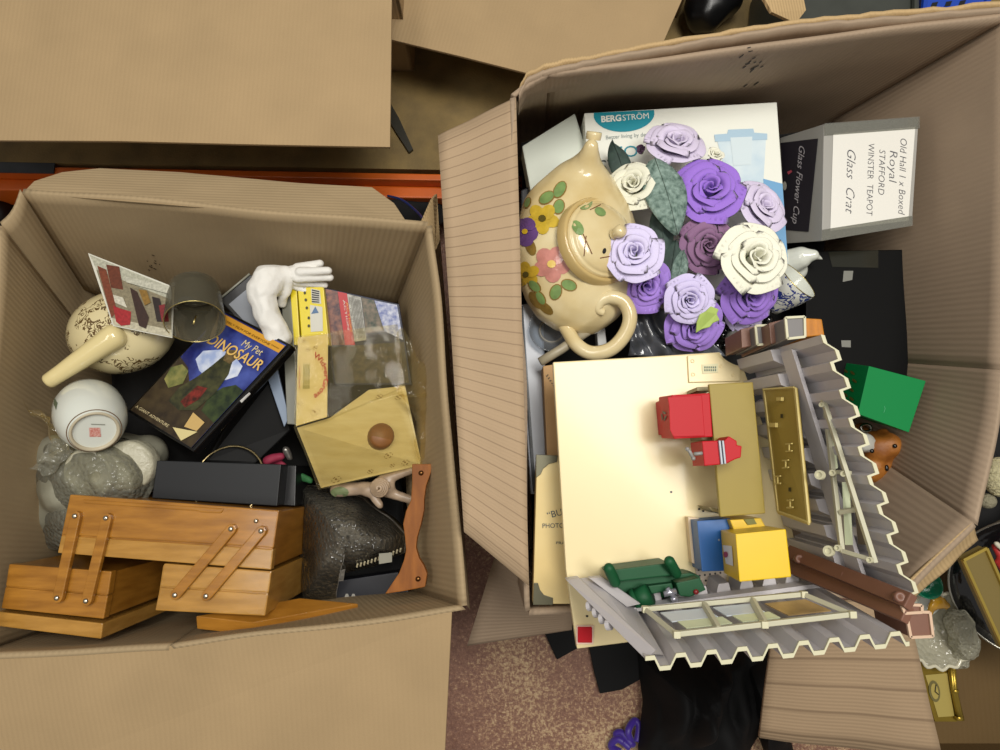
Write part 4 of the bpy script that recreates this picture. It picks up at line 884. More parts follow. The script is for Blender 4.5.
# ---- green box
t = thing('green_box', 'small bright green card box with gold leaf print on one side', 'box', P(880, 400, .35))
tp = Q([(869, 366), (926, 381), (909, 432.5), (858, 414)], .46); sh_ = P(839, 362, .385)-tp[0]; lo_ = [p+sh_ for p in tp]
gb = mk('carton', tp+lo_, [[0, 1, 2, 3], [7, 6, 5, 4], [0, 4, 5, 1], [1, 5, 6, 2], [2, 6, 7, 3], [3, 7, 4, 0]], M('green_card', '#067c3e', .6, spec=.2), t, bevel=.0008)
for (x, y) in ((846, 371), (853, 373), (848, 379), (855, 381), (847, 387), (852, 390), (846, 395), (852, 399)): decal('gold_leaf', ell(x, y, 3, 1.3, 8, 40), [gb], M('gold_foil', '#8a8038', .35, .6), gb)
tube('scratch', [h_ for h_ in (hit(885-abs(k-2)*.5, 406+k*1.4, [gb], .0003) for k in range(6)) if h_], .0003, M('scratch_pale', '#4fae7c', .5), gb, 5)
# ---- ginger figure and friends
t = thing('ginger_bear', 'ginger-brown carved toy bear with dark eyes below the green box', 'toy', P(880, 460, .33))
GB = M('ginger', '#a86a26', .55, col2='#7e4716', vscale=35, bump=.4, bscale=90)
blob('body', [C((888, 446, .405), (878, 448, .40), 14, 16), C((898, 445, .405), (901, 447, .40), 6, 4), C((872, 468, .39), (880, 476, .38), 15, 13), C((886, 470, .39), (890, 462, .40), 7, 7), C((880, 433, .40), (884, 431, .40), 5, 4), C((868, 436, .39), (860, 428, .38), 7, 6), C((876, 486, .37), (868, 500, .36), 10, 9)], .0035, GB, t, .002, 60)
for (x, y, rx) in ((895, 446, 3), (872, 451, 3.4)): ellipsoid('eye', P(x, y, .424), (.003, .003, .002), BLACKG, t, n=10)
ellipsoid('dark_spot', P(887, 468, .409), (.0025, .0045, .0015), BLACKG, t, n=10)
t = lathe('white_bottle_cap', [(.0001, .012), (.010, .0115), (.0125, .008), (.0128, -.02)], P(863, 443, .405), (.2, 0, 1), M('cap_white', '#b5b4ac', .35), None, 20); fin(t, 'round white bottle cap between the ginger bear and the grey toy wall', 'cap')
t = tube('metal_ring', [P(866, 428, .41)+V((math.cos(a)*.007, math.sin(a)*.005, 0)) for a in [2*math.pi*k/16 for k in range(16)]], .002, M('steel_ring', '#8a8880', .25, 1), None, 8, closed=True); fin(t, 'small steel ring under the green box corner', 'ring')
# ---- things under the teapot handle
t = slab('binder', Q([(518, 305, .44), (543, 300, .44), (549, 490, .44), (531, 495, .44)]), .05, M('binder_grey', '#b4b9c2', .35), None, DOWN, bevel=.003); fin(t, 'pale grey plastic binder standing on edge along the cardboard side', 'binder')
for k in range(3): decal('slot', [(524+k*3, 360+k*38), (525.6+k*3, 360+k*38), (526.4+k*3, 372+k*38), (524.6+k*3, 372+k*38)], [t], BLACKP, t)
decal('binder_spine', [(519, 306), (523, 306), (536, 490), (533, 492)], [t], M('binder_dark', '#3a3f44', .4), t)
t = boxd('tan_folder', Q([(543, 366), (556, 364), (564, 500), (549, 500)], .475), .06, M('tan_card', '#b48c58', .6, var=.2), None, .001); fin(t, 'tan card folder with scribbled pen marks beside the cream toy base', 'folder')
for k in range(5): decal('pen_mark', [(546+k*1.6, 376+k*2.2), (548+k*1.6, 374+k*3), (548.6+k*1.6, 375+k*3), (546.6+k*1.6, 377.4+k*2.2)], [t], M('pen_brown', '#55401f', .6), t)
t = tube('beige_rod', Q([(540, 362, .478), (560, 350, .478), (585, 333, .470), (602, 322, .455), (622, 308, .45)]), [.0058, .006, .006, .0056, .005], M('rod_beige', '#a99f86', .4, var=.3, vscale=40), None, 14); fin(t, 'beige jointed rod passing under the teapot handle', 'rod')
t = thing('glass_dish', 'clear glass dish under the teapot handle', 'dish', P(555, 330, .42)); lathe('bowl', [(.0001, 0), (.02, 0), (.026, .004), (.03, .012), (.031, .012), (.0305, .010)], P(552, 330, .445), (0, 0, 1), film('dish_glass', '#c2cad2', .4, .22, '#a8adb4', .05), t, 32)
lathe('foot', [(.014, -.002), (.016, .0005), (.018, -.002)], P(552, 330, .445), (0, 0, 1), M('dish_foot', '#8a7f68', .4), t, 24)
t = boxd('white_strip', Q([(596, 322), (604, 320), (607, 345), (598, 346)], .44), .02, M('strip_white', '#b8bab8', .4), None, .001); fin(t, 'white plastic strip seen through the teapot handle', 'strip')
t = boxd('white_strip', Q([(577, 322), (588, 321), (588, 332), (578, 334)], .44), .02, M('strip_blue', '#98a2b2', .4), None, .001); fin(t, 'pale blue-grey plastic block seen through the teapot handle', 'block')
def bagf(u, v):
    p = bil(Q([(636, 306, .44), (672, 312, .45), (728, 356, .445), (628, 356, .445)]), u, v); n_ = noise.noise(V((p.x*70+p.y*25, p.y*18, 2))); return p+V((0, 0, .016*n_+.008*noise.noise(p*40)))
t = sheet('plastic_bag', bagf, 40, 30, .001, M('bag_film', '#5d6068', .18, col2='#3b3d40', vscale=30, coat=.5), None, DOWN); fin(t, 'crumpled grey see-through plastic bag below the purple roses', 'bag')
# ---- black glass beads
BEAD = M('jet_bead', '#0a0a0c', .06, coat=.6); rb_ = random.Random(3); kx = 0
BEADME = None
for (x, y) in [(718+9*(i % 6)+4*((i//6) % 2), 312+8.2*(i//6)) for i in range(30)]:
    x += rb_.uniform(-2, 2); y += rb_.uniform(-2, 2); z = .42+rb_.uniform(-.004, .006)
    if BEADME is None:
        o = ellipsoid('glass_bead', P(x, y, z), (.0068, .0068, .006), BEAD, None, n=14); BEADME = o.data
    else:
        o = bpy.data.objects.new('glass_bead', BEADME); COL.objects.link(o); o.location = P(x, y, z)-V((0, 0, .006))
    fin(o, 'shiny black glass bead in the loose heap below the roses', 'bead', 'black glass beads')
t = lathe('glass_stopper', [(.0001, .014), (.007, .012), (.010, .005), (.009, -.004), (.005, -.012), (.0001, -.014)], P(734, 338, .445), (.3, -.3, 1), film('stopper_glass', '#cfd0cc', .45, .25, '#c4c4bc', .03), None, 16); fin(t, 'clear faceted glass stopper among the black beads', 'stopper')
# ---- photograph album
t = thing('photo_album', 'old cream photograph folder with dark metal corners and printed lettering', 'album', P(550, 530, .45))
al = boxd('cover', Q([(537, 456), (575, 458), (585, 604), (533, 604)], .52), .03, M('cream_album', '#dcc890', .6, col2='#d0b678', vscale=10), t, .001)
CRN = M('corner_metal', '#55523f', .4, .5)
slab('metal_corner', Q([(536, 454.5), (558, 455.5), (557, 462), (549, 464), (543, 469), (541, 474), (536, 478)], .5215), .004, CRN, t, bevel=.0005)
slab('metal_corner', Q([(534, 583), (538, 583), (540, 590), (544, 595), (553, 598), (553, 605), (533, 605)], .5215), .004, CRN, t, bevel=.0005)
text('printed_text', '“BU', (548, 518.5), (1, -.25), 15, [al], INKD, al, height=6.5); text('printed_text', 'PHOTOG', (542.5, 528), (1, -.02), 26, [al], INKD, al, height=4.6); text('printed_text', 'PRA', (556, 544), (1, .02), 9, [al], INKD, al, height=2.6)
# ================================================================== TOY WORKSHOP on top of the right box
ZB, ZT = .566, .735
CRM_P = M('toy_cream', '#e6d4a2', .35, var=.06, vscale=6, coat=.15); GRY = M('toy_grey', '#c0bcbe', .42, var=.12, vscale=14); EDG = M('toy_edge', '#c4c0a2', .5)
BRN = M('toy_brown', '#76503f', .45, var=.15, vscale=25); BEDG = M('toy_brown_edge', '#c4a68c', .5)
toy = thing('toy_workshop', 'toy workshop building with cream base and two grey corrugated walls, resting across the big box', 'toy', P(680, 470, ZB-.013))
bs = boxd('base_plate', Q([(553, 362), (640, 357), (720, 352), (723, 357), (728, 361), (735, 364.5), (743, 366), (772, 450), (800, 560), (740, 590), (640, 641), (577, 649), (566, 570)], ZB), .013, CRM_P, toy, .0015)
BA0, BA1 = P(744, 358, ZB), P(803, 566, ZB); TA0, TA1 = P(821, 335, ZT), P(909, 604, ZT)
BF0, BF1 = P(618, 599, ZB), P(803, 572, ZB); TF0, TF1 = P(645, 657, ZT), P(908, 631, ZT)
def corr(nm, b0, b1, t0, t1, per, amp, out, v0=0., v1=1., thick=.0018, phase=0.):
    ss = []; 
    for k in range(int(per)+1):
        for (o_, a_) in ((0, 0), (.30, 0), (.48, 1), (.82, 1)):
            s = (k+o_+phase)/per
            if s <= 1: ss.append((s, a_))
    ss.append((1, ss[-1][1]))
    n = len(ss)-1
    def fn(u, v):
        s, a_ = ss[round(u*n)]; vv = v0+(v1-v0)*v; return b0.lerp(b1, s).lerp(t0.lerp(t1, s), vv)+out*amp*a_
    w = sheet(nm, fn, n, 4, thick, GRY, toy, out, False)
    e = sheet('edge_trim', lambda u, v: fn(u, 1)+V((0, 0, .0016*(1-v)))-out*.0009, n, 1, .0034, EDG, toy, out, False) if v1 == 1 else None
    return w, fn, ss
outA = V((1, -.22, .0)).normalized(); outF = V((-.06, -1, 0)).normalized()
wa, fnA, ssA = corr('corrugated_wall', BA0, BA1, TA0, TA1, 9.3, .0084, outA)
wf, fnF, ssF = corr('corrugated_wall', BF0, BF1, TF0, TF1, 8.6, .0088, outF)
def ribs(b0, b1, t0, t1, per, inn, amp, v1, k0=0, k1=99, s_off=.40):
    for k in range(k0, min(int(per), k1)):
        sc = (k+s_off)/per; w0, w1 = .34/per, .22/per
        def cs(v): 
            f = lambda s: b0.lerp(b1, s).lerp(t0.lerp(t1, s), v)
            return [f(sc-w0)-inn*.0005, f(sc-w1)+inn*amp, f(sc+w1)+inn*amp, f(sc+w0)-inn*.0005]
        a, b = cs(.01), cs(v1)
        mk('wall_rib', a+b, [[0, 1, 2, 3], [7, 6, 5, 4], [0, 4, 5, 1], [1, 5, 6, 2], [2, 6, 7, 3], [3, 7, 4, 0]], GRY, toy)
ribs(BA0, BA1, TA0, TA1, 9.3, -outA, .010, .52); ribs(BF0, BF1, TF0, TF1, 8.6, -outF, .011, .2)
def onA(s, v, lift=.004): return BA0.lerp(BA1, s).lerp(TA0.lerp(TA1, s), v)-outA*lift
def onF(s, v, lift=.004): return BF0.lerp(BF1, s).lerp(TF0.lerp(TF1, s), v)-outF*lift
slab('wall_band', [onA(.03, .56), onA(.97, .56), onA(.97, .70), onA(.03, .70)], .004, GRY, toy, d=outA)
slab('wall_band', [onF(.01, .22), onF(.99, .22), onF(.99, .30), onF(.01, .30)], .004, GRY, toy, d=outF)
# left end post of the front wall: channel pieces
slab('end_post', Q([(566, 580, .592), (579, 578, .592), (656, 650, .732), (646, 660, .732)]), .016, GRY, toy, DOWN, bevel=.0008)
slab('end_post', Q([(589, 578, .594), (602, 577, .594), (641, 604, .628), (627, 607, .628)]), .012, GRY, toy, DOWN, bevel=.0008)
slab('end_panel', Q([(574, 579, .578), (596, 577, .578), (634, 605, .606), (664, 655, .715), (650, 654, .715)]), .003, GRY, toy, DOWN)
for k in range(4): flat(lathe('hinge_disc', [(.0001, .002), (.0048, .002), (.0048, -.002), (.0001, -.002)], P(590+k*6.3, 606+k*6.3, .634+.012*k), (.75, .2, .6), GRY, toy, 14))
# windows
WIN = M('toy_frame', '#b4b198', .45)
W = lambda pts: Q(pts)
fo = Q([(645, 609, .672), (803, 594, .685), (851, 614, .726), (676, 634, .722)])
wn = thing
wp = None
def bars(pairs, w, h, nm='window_frame', mat=WIN):
    for a, b in pairs: bar(nm, a, b, w, h, mat, toy, bevel=.0005)
bars([(fo[0], fo[1]), (fo[1], fo[2]), (fo[2], fo[3]), (fo[3], fo[0]), (fo[0].lerp(fo[1], .375), fo[3].lerp(fo[2], .245)), (fo[0].lerp(fo[1], .68), fo[3].lerp(fo[2], .51))], .0042, .005)
for c_ in (fo[2], fo[3], fo[0], fo[1], fo[3].lerp(fo[2], .5)): boxd('frame_stud', [c_+V((dx_, dy_, .0045)) for dx_, dy_ in ((-.0028, .0028), (.0028, .0028), (.0028, -.0028), (-.0028, -.0028))], .007, EDG, toy, .0006)
PANEC = M('toy_pane_blue', '#b9c1c6', .3); PANEG = M('toy_pane_green', '#c4cba8', .4)
fq = [fo[0].lerp(fo[3], .0)+V((0, 0, -.006)), fo[1]+V((0, 0, -.006)), fo[2]+V((0, 0, -.006)), fo[3]+V((0, 0, -.006))]
def subq(u0, u1, v0, v1): return [bil(fq, u0, v0), bil(fq, u1, v0), bil(fq, u1, v1), bil(fq, u0, v1)]
for (u0, u1) in ((.06, .34), (.39, .62)):
    slab('pane', subq(u0, u1, .25, .62), .001, PANEC, toy); slab('pane', subq(u0+.03, u1+.02, .64, .9), .001, PANEG, toy)
slab('pane', subq(.70, .95, .3, .85), .001, M('toy_pane_tan', '#a88a58', .5, var=.4, vscale=60), toy)
A_ = lambda x, y, z: P(x, y, z)
bars([(A_(821, 393, .700), A_(875, 563, .728)), (A_(826, 412, .690), A_(842, 552, .70)), (A_(842, 551, .70), A_(872, 560, .725)), (A_(834, 472, .695), A_(850, 473, .712)), (A_(840, 512, .70), A_(858, 509, .716))], .0038, .0045)
slab('pane', Q([(842, 482, .697), (849, 482, .70), (853, 545, .705), (845, 545, .70)]), .001, PANEG, toy); slab('pane', Q([(832, 432, .693), (835, 440, .695), (838, 468, .697), (833, 470, .695)]), .001, PANEG, toy)
slab('pane', Q([(853, 490, .704), (861, 530, .712), (866, 545, .716), (858, 544, .71)]), .001, M('pane_dark', '#463b2c', .5), toy)
for (x, y, z, r) in ((820, 475, .70, 5), (829, 551, .705, 5.5), (844, 474, .712, 3), (838, 548, .712, 3.2), (822, 405, .703, 2.6), (870, 560, .732, 3), (833, 473, .70, 3.4)):
    flat(lathe('bolt_disc', [(.0001, .0005), (r*.42e-3, .0005), (r*.5e-3, .0018), (r*.85e-3, .0018), (r*.85e-3, -.002)], P(x, y, z), (-.75, .1, .65), EDG, toy, 14))
# corner beam, posts
bm_ = [((789, 552, .597), (911, 602, .742), .013, .008), ((789, 566, .592), (908, 615, .738), .014, .008)]
for a, b, w, h in bm_: bar('corner_beam', P(*a), P(*b), w, h, BRN, toy, bevel=.001)
for (x, y, z) in ((799, 559, .618), (845, 576, .672), (899, 597, .736)):
    lathe('beam_screw', [(.0001, .002), (.0022, .0035), (.0042, .0035), (.0046, 0), (.0046, -.004)], P(x, y, z), (-.2, .2, 1), BRN, toy, 14)
def hollow(pxq, z, depth, mat, edge):
    q_ = Q(pxq, z); boxd('beam_end', q_, depth, mat, toy, .0008)
    n_ = 4
    for i in range(4): bar('beam_edge', q_[i]+V((0, 0, .0006)), q_[(i+1) % 4]+V((0, 0, .0006)), .0022, .0022, edge, toy)
hollow([(905, 611), (929, 612), (932, 636), (910, 637)], .733, .05, BRN, BEDG); hollow([(901, 604), (921, 605), (921, 612), (904, 613)], .737, .03, BRN, BEDG)
DKG = M('toy_hollow', '#6d6a69', .5)
boxd('beam_end', Q([(741, 329), (755, 326), (757, 345), (742, 348)], .63), .05, BRN, toy, .0008)
hollow([(755, 326), (770, 325.5), (773, 344), (757, 345)], .645, .06, DKG, EDG)
boxd('beam_end', Q([(769, 323), (785, 319), (786, 340), (771, 344)], .665), .08, BRN, toy, .0008)
hollow([(785, 318), (804, 317), (804.5, 337), (787, 339)], .69, .10, DKG, EDG)
boxd('wooden_block', Q([(805, 318), (822, 319), (824.5, 335), (805, 337)], .675), .06, wood('orange_block', '#c27a18', '#a0620e', (30, 6, 6), 6), toy, .001)
# base details
lp_ = slab('name_plate', Q([(687.5, 355.5), (716, 352.6), (720, 357), (726, 362), (734, 366), (740, 367), (740.5, 381), (689, 382.5)], ZB+.003), .003, CRM_P, toy, bevel=.0008)
slab('plate_label', Q([(702, 364.5), (718, 363.5), (718, 372.5), (702.5, 373.5)], ZB+.0042), .001, M('plate_pale', '#d6d0a8', .5), lp_)
for k in range(12): slab('label_mark', Q([(704.3+(k % 6)*2.1, 366.4+(k//6)*2.8), (705.6+(k % 6)*2.1, 366.3+(k//6)*2.8), (705.7+(k % 6)*2.1, 368.3+(k//6)*2.8), (704.4+(k % 6)*2.1, 368.4+(k//6)*2.8)], ZB+.0046), .0004, M('plate_green', '#5a6c58', .5), lp_)
for (x, y) in ((692.5, 361), (693, 374.5), (721, 366), (733, 375)): tube('rivet', [P(x, y, ZB+.0033)+V((math.cos(a)*.0018, math.sin(a)*.0018, 0)) for a in [2*math.pi*k/12 for k in range(12)]], .0004, CRM_P, lp_, 5, closed=True)
rs = thing
rp_ = ell(585, 635, 10.5, 11.5, 24); sqp = [(585+10*max(-.86, min(.86, math.cos(a)*1.25)), 635+11*max(-.86, min(.86, math.sin(a)*1.25))) for a in [2*math.pi*k/24 for k in range(24)]]
slab('red_button_rim', Q(sqp, ZB+.004), .004, M('button_rim', '#e2c4b0', .4), toy, bevel=.0006)
slab('red_button', Q([(585+(x-585)*.84, 635+(y-635)*.84) for x, y in sqp], ZB+.0062), .004, M('toy_red', '#b20a1a', .45, spec=.2), toy, bevel=.001)
for (x, y) in ((671, 492), (699, 509), (703, 511), (587, 616)): decal('base_hole', ell(x, y, 1.3, 1.1, 8), [bs], BLACKP, bs)
pq = slab('vent_plate', Q([(694, 563), (726, 563), (727, 600), (716, 600), (700, 590)], ZB+.0015), .0015, M('vent_grey', '#bdae9c', .4), toy)
for i in range(5):
    for j in range(5):
        x, y = 698.5+i*5.2+(j % 2)*0, 570+j*5.6-(i*.7)
        if x+j*1.2 < 726: decal('vent_hole', ell(x+j*1.0, y, 1.15, 1.15, 8), [pq], BLACKP, pq, .0005)
# ---- pegboard on the wall
PEG = M('toy_olive_dark', '#96803a', .4, var=.1); PEGE = M('toy_olive_edge', '#c0ad68', .45)
pb = Q([(764, 390, .622), (795, 388, .675), (808.5, 523, .685), (778, 512, .630)])
pt = thing('toy_pegboard', 'olive plastic toy tool board with small hooks leaning on the grey corrugated wall', 'toy', P(785, 450, ZB))
slab('board', pb, .003, PEG, pt, bevel=.0005)
for i in range(4): bar('board_edge', pb[i], pb[(i+1) % 4], .0018, .0036, PEGE, pt)
pn = poly_normal(pb)
def onP(x, y):
    d_ = ray(x, y); o_ = V((0, 0, CAMZ)); tt = (pb[0]-o_).dot(pn)/d_.dot(pn); return o_+d_*tt
for (x, y, w, h) in ((781.5, 399, 2.4, 1.8), (775, 425, 3, 2.2)): slab('hook', [onP(x-w, y-h)+pn*.003, onP(x+w, y-h)+pn*.003, onP(x+w, y+h)+pn*.003, onP(x-w, y+h)+pn*.003], .003, PEGE, pt, d=-pn)
for (x, y) in ((791, 447.5), (787.5, 464), (779.5, 480), (792, 504)):
    for (a, b) in (((-3, -3.5), (3, -4)), ((-3, 3.8), (3, 3.3)), ((0, -3.6), (0, 3.5))): bar('hook', onP(x+a[0], y+a[1])+pn*.002, onP(x+b[0], y+b[1])+pn*.002, .0011, .0016, PEGE, pt)
for (x, y) in ((782, 416), (790, 489.5)): slab('peg_hole', [onP(x-1, y-2)+pn*.0006, onP(x+1, y-2)+pn*.0006, onP(x+1, y+2)+pn*.0006, onP(x-1, y+2)+pn*.0006], .0003, BLACKP, pt)
# ---- bench
OLV = M('toy_olive', '#978438', .45, var=.06, spec=.3)
t = thing('toy_workbench', 'olive plastic toy workbench standing along the grey corrugated wall', 'toy bench', P(735, 450, ZB))
boxd('bench_top', Q([(709, 384), (753, 382), (765.5, 513.5), (720.5, 517)], .625), .006, OLV, t, .001)
LEGM = M('toy_olive_leg', '#8d8058', .45)
for pts in ([(697, 387), (712, 386.5), (712, 391), (697, 391)], [(700, 436), (714, 435), (715, 440), (701, 440)], [(708, 507), (722, 510), (724, 515), (712, 511)]): boxd('bench_leg', Q(pts, .604), .604-ZB, LEGM, t, .0006)
boxd('bench_leg', Q([(742, 400), (752, 400), (760, 505), (750, 505)], .618), .618-ZB, LEGM, t, .0006)
# ---- red cabinet
TR = MATS['toy_red']
t = thing('toy_cabinet', 'red plastic toy cabinet with a black nut symbol beside the olive bench', 'toy cabinet', P(683, 416, ZB))
q_ = Q([(671, 395, .632), (710, 393, .632), (713, 437, .632), (674, 439, .632)]); sh_ = P(658.5, 397, .588)-q_[0]; l_ = [p+sh_ for p in q_]
rc = mk('cabinet', q_+l_, [[0, 1, 2, 3], [7, 6, 5, 4], [0, 4, 5, 1], [1, 5, 6, 2], [2, 6, 7, 3], [3, 7, 4, 0]], TR, t, bevel=.0012)
slab('front_panel', Q([(667.5, 397, .6335), (702, 395, .6335), (705, 436, .6335), (673.5, 437, .6335), (670, 430, .6335), (669, 405, .6335)]), .002, TR, t, bevel=.0006)
for k in range(3):
    a0 = k*2.1; decal('nut_symbol', [(664.4+3.2*math.cos(a0), 416+6*math.sin(a0)), (664.4+3.2*math.cos(a0+1.5), 416+6*math.sin(a0+1.5)), (664.4+1.4*math.cos(a0+1.5), 416+3*math.sin(a0+1.5)), (664.4+1.4*math.cos(a0), 416+3*math.sin(a0))], [rc], BLACKP, rc, .0008)
boxd('cabinet_base', Q([(661, 400), (700, 398), (702, 432), (664, 434)], .592), .592-ZB, TR, t, .001)
# ---- vice
t = thing('toy_vice', 'small red toy vice with a grey handle clamped to the olive bench', 'toy vice', P(722, 453, .60))
boxd('fixed_jaw', Q([(702, 441), (719, 440.5), (721.5, 464.5), (704.5, 466)], .655), .04, TR, t, .001)
boxd('moving_jaw', Q([(724, 441), (729, 436), (737, 441), (737, 445), (742, 446), (741, 457.5), (736, 459), (726, 464)], .658), .03, TR, t, .001)
JW = M('jaw_grey', '#9aa0a8', .35); boxd('jaw_plate', Q([(718.7, 440.5), (720.7, 440.5), (723.3, 464), (721.2, 464.5)], .658), .02, JW, t, .0003); boxd('jaw_plate', Q([(722.0, 440.5), (724, 440.5), (726.4, 463.6), (724.5, 464)], .659), .02, JW, t, .0003)
tube('screw_rod', [P(694, 454, .652), P(704, 453, .652)], .0018, M('handle_grey', '#8a8884', .4), t, 10)
tube('handle', [P(687.5, 449, .654), P(690, 452, .654), P(693, 458, .654)], [.0016, .0018, .0017], MATS['handle_grey'], t, 10)
for c_ in ((687.3, 449), (693.3, 458.4)): ellipsoid('handle_ball', P(*c_, .654), (.0022, .0022, .0022), MATS['handle_grey'], t, n=10)
# ---- blue door cabinet
t = thing('toy_tool_locker', 'blue plastic door of a toy locker lying open beside the yellow box', 'toy cabinet', P(712, 545, ZB))
boxd('locker_side', Q([(688, 517), (699, 518), (702, 566), (692, 563)], .578), .012, M('locker_cream', '#d6bf9e', .45), t, .0006)
boxd('locker_inner', Q([(693, 521), (699, 521), (702, 565), (696.5, 562)], .584), .008, M('locker_yellow', '#d8a820', .4), t, .0004)
boxd('door', Q([(697, 521), (731, 518.5), (724, 571), (702, 571.5)], .602), .035, M('toy_blue', '#17599c', .4, var=.1, vscale=30), t, .0008)
ellipsoid('door_pin', P(719, 540, .6025), (.0012, .0012, .001), JW, t, n=8)
# ---- yellow box
t = thing('toy_machine', 'bright yellow plastic toy box with a red light on a white sticker', 'toy', P(758, 555, ZB))
YM = M('toy_yellow', '#ddb800', .38, var=.05, vscale=20)
q_ = Q([(735.5, 534, .672), (786, 529, .672), (791.5, 577, .672), (739.5, 582, .672)]); sh_ = P(720.5, 530, .605)-q_[0]; l_ = [p+sh_ for p in q_]
yb = mk('casing', q_+l_, [[0, 1, 2, 3], [7, 6, 5, 4], [0, 4, 5, 1], [1, 5, 6, 2], [2, 6, 7, 3], [3, 7, 4, 0]], YM, t, bevel=.001)
decal('sticker', [(723.5, 545), (732.5, 546), (734, 566), (726.5, 563.5)], [yb], M('sticker_white', '#d9d8e0', .4), yb); decal('red_light', ell(726.8, 554.5, 2.3, 3.1, 12), [yb], M('light_red', '#a5141c', .3), yb, .0012)
boxd('casing_foot', Q([(730, 520), (761, 518), (768, 531), (735, 533)], .612), .045, YM, t, .0008)
boxd('foot_slot', Q([(744, 519.5), (754, 518.5), (757, 524), (748, 525)], .6135), .003, M('slot_olive', '#6a6a20', .5), t, .0003)
# ---- green lathe
t = thing('toy_lathe', 'dark green plastic toy lathe standing behind the corrugated front wall', 'toy machine', P(655, 590, ZB))
GM = M('toy_green', '#17502f', .5, var=.12, vscale=30, spec=.25)
boxd('back_rail', Q([(607, 573), (613, 570), (668, 563), (676, 567), (676, 575), (614, 582)], .61), .04, GM, t, .0012)
boxd('bed', Q([(613, 581), (690, 573), (700, 576), (704, 590), (690, 595), (640, 600), (622, 596)], .598), .03, GM, t, .0015)
for (a, b) in (((609, 568.5), (615, 582)), ((669.5, 561.5), (676, 573))):
    v_, f_ = capsule(P(*a, .622), P(*b, .612), .0055, .0055); mk('rail_lobe', v_, f_, GM, t, True)
tube('headstock', [P(636, 600, .605), P(650, 594, .612)], .0105, GM, t, 20); tube('headstock_ring', [P(634, 601, .606), P(638, 599, .607)], .0118, GM, t, 20)
boxd('tailstock', Q([(676, 583), (700, 578), (706, 590), (690, 597), (680, 596)], .618), .02, GM, t, .001)
boxd('motor_step', Q([(648, 586), (672, 583), (674, 590), (652, 594)], .608), .02, GM, t, .001)
CHR = M('toy_chrome', '#b8b8c4', .2, .7)
for (a, b, r) in (((664, 594), (676, 591), .003), ((667, 588), (674, 597), .0025), ((671, 600), (677, 598), .0028)): tube('chuck', [P(*a, .618), P(*b, .618)], r, CHR, t, 10)
ellipsoid('red_knob', P(696, 592, .619), (.0028, .0028, .002), M('knob_red', '#7a1a1c', .4), t, n=10)
# ================================================================== FLOOR IN FRONT AND THE PLACE TO THE RIGHT
def cloth(name, label, pl, c, z1, z0, mat, fold=.02, fs=14, cat='cloth'):
    def fn(u, v):
        x = u*len(pl); i = int(x) % len(pl); q_ = V(pl[i]).lerp(V(pl[(i+1) % len(pl)]), x-int(x)); s = v
        px, py = c[0]+(q_.x-c[0])*s, c[1]+(q_.y-c[1])*s; p = P(px, py, z1+(z0-z1)*s**2.2)
        w = noise.noise(V((p.x*fs, p.y*fs*.6, 3)))*fold*(1-s*.6)+abs(noise.noise(V((p.x*fs*1.7+5, p.y*fs*.8, 9))))*fold*(1-s*.6); return V((p.x, p.y, max(.003, p.z+w)))
    return fin(sheet(name, fn, 72, 24, .004, mat, None, DOWN), label, cat)
BC = M('black_satin_cloth', '#0c0c0d', .75, var=.3, vscale=10, spec=.25)
cloth('black_trousers', 'crumpled black fabric garment heaped on the floor below the toy wall', [(638, 652), (700, 645), (762, 640), (772, 680), (770, 720), (742, 770), (690, 790), (645, 775), (636, 745), (642, 700)], (700, 710), .15, .02, BC, .075, 15, 'clothing')
cloth('black_cloth_piece', 'black fabric tail spreading between the garment and the cardboard flap', [(740, 650), (768, 640), (780, 700), (795, 760), (770, 765), (752, 720)], (764, 705), .12, .02, BC, .03, 14)
t = slab('black_cloth_strip', Q([(544, 632, .012), (590, 622, .012), (592, 640, .012), (575, 650, .012), (557, 660, .012)]), .006, BC, None, bevel=.002); fin(t, 'short black fabric strip on the floor beside the red toy button', 'cloth')
t = slab('black_cloth_strip', Q([(586, 632, .012), (645, 622, .012), (650, 668, .012), (640, 680, .012), (622, 690, .012), (600, 694, .012), (594, 672, .012)]), .006, BC, None, bevel=.002); fin(t, 'wide black fabric piece with a straight hem on the worn floor', 'cloth')
PR = M('purple_ribbon', '#3b2288', .45, sheen=.2)
t = thing('ribbon_bow', 'bright purple ribbon bow lying on the floor beside the black garment', 'ribbon', P(628, 740, .005))
for k, pts in enumerate(([(633, 745), (628, 732), (634, 721), (639, 726), (637, 742)], [(630, 748), (618, 739), (611, 746), (620, 752)], [(626, 744), (616, 735), (622, 733), (632, 745)])):
    pp = smoothpath([P(x, y, .022+.008*math.sin(i*2+k)) for i, (x, y) in enumerate(pts)], 6)
    tube('loop', pp, .0065, PR, t, 10)
# ---- shallow tray of glassware to the right of the big box
t = thing('cardboard_tray', 'low brown cardboard tray of glassware beside the big box', 'box', V((1.0, -.1, .001)))
c = [V((.70, .35, .10)), V((1.35, .35, .10)), V((1.35, -.50, .10)), V((.70, -.50, .10))]
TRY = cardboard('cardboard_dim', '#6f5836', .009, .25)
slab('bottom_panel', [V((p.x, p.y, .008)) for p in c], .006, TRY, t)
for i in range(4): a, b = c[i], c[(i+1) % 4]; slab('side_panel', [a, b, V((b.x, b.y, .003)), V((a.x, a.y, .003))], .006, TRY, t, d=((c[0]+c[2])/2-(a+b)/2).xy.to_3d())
t = thing('carriage_clock', 'brass carriage clock lying on its back in the low tray', 'clock', P(940, 690, .02))
BR = M('brass', '#a58a35', .3, .75, var=.2, vscale=20); DIAL = M('dial_gold', '#b5a258', .4, .3)
cq = boxd('case', Q([(921, 671), (949, 669), (958, 722), (935, 722)], .115), .09, BR, t, .002)
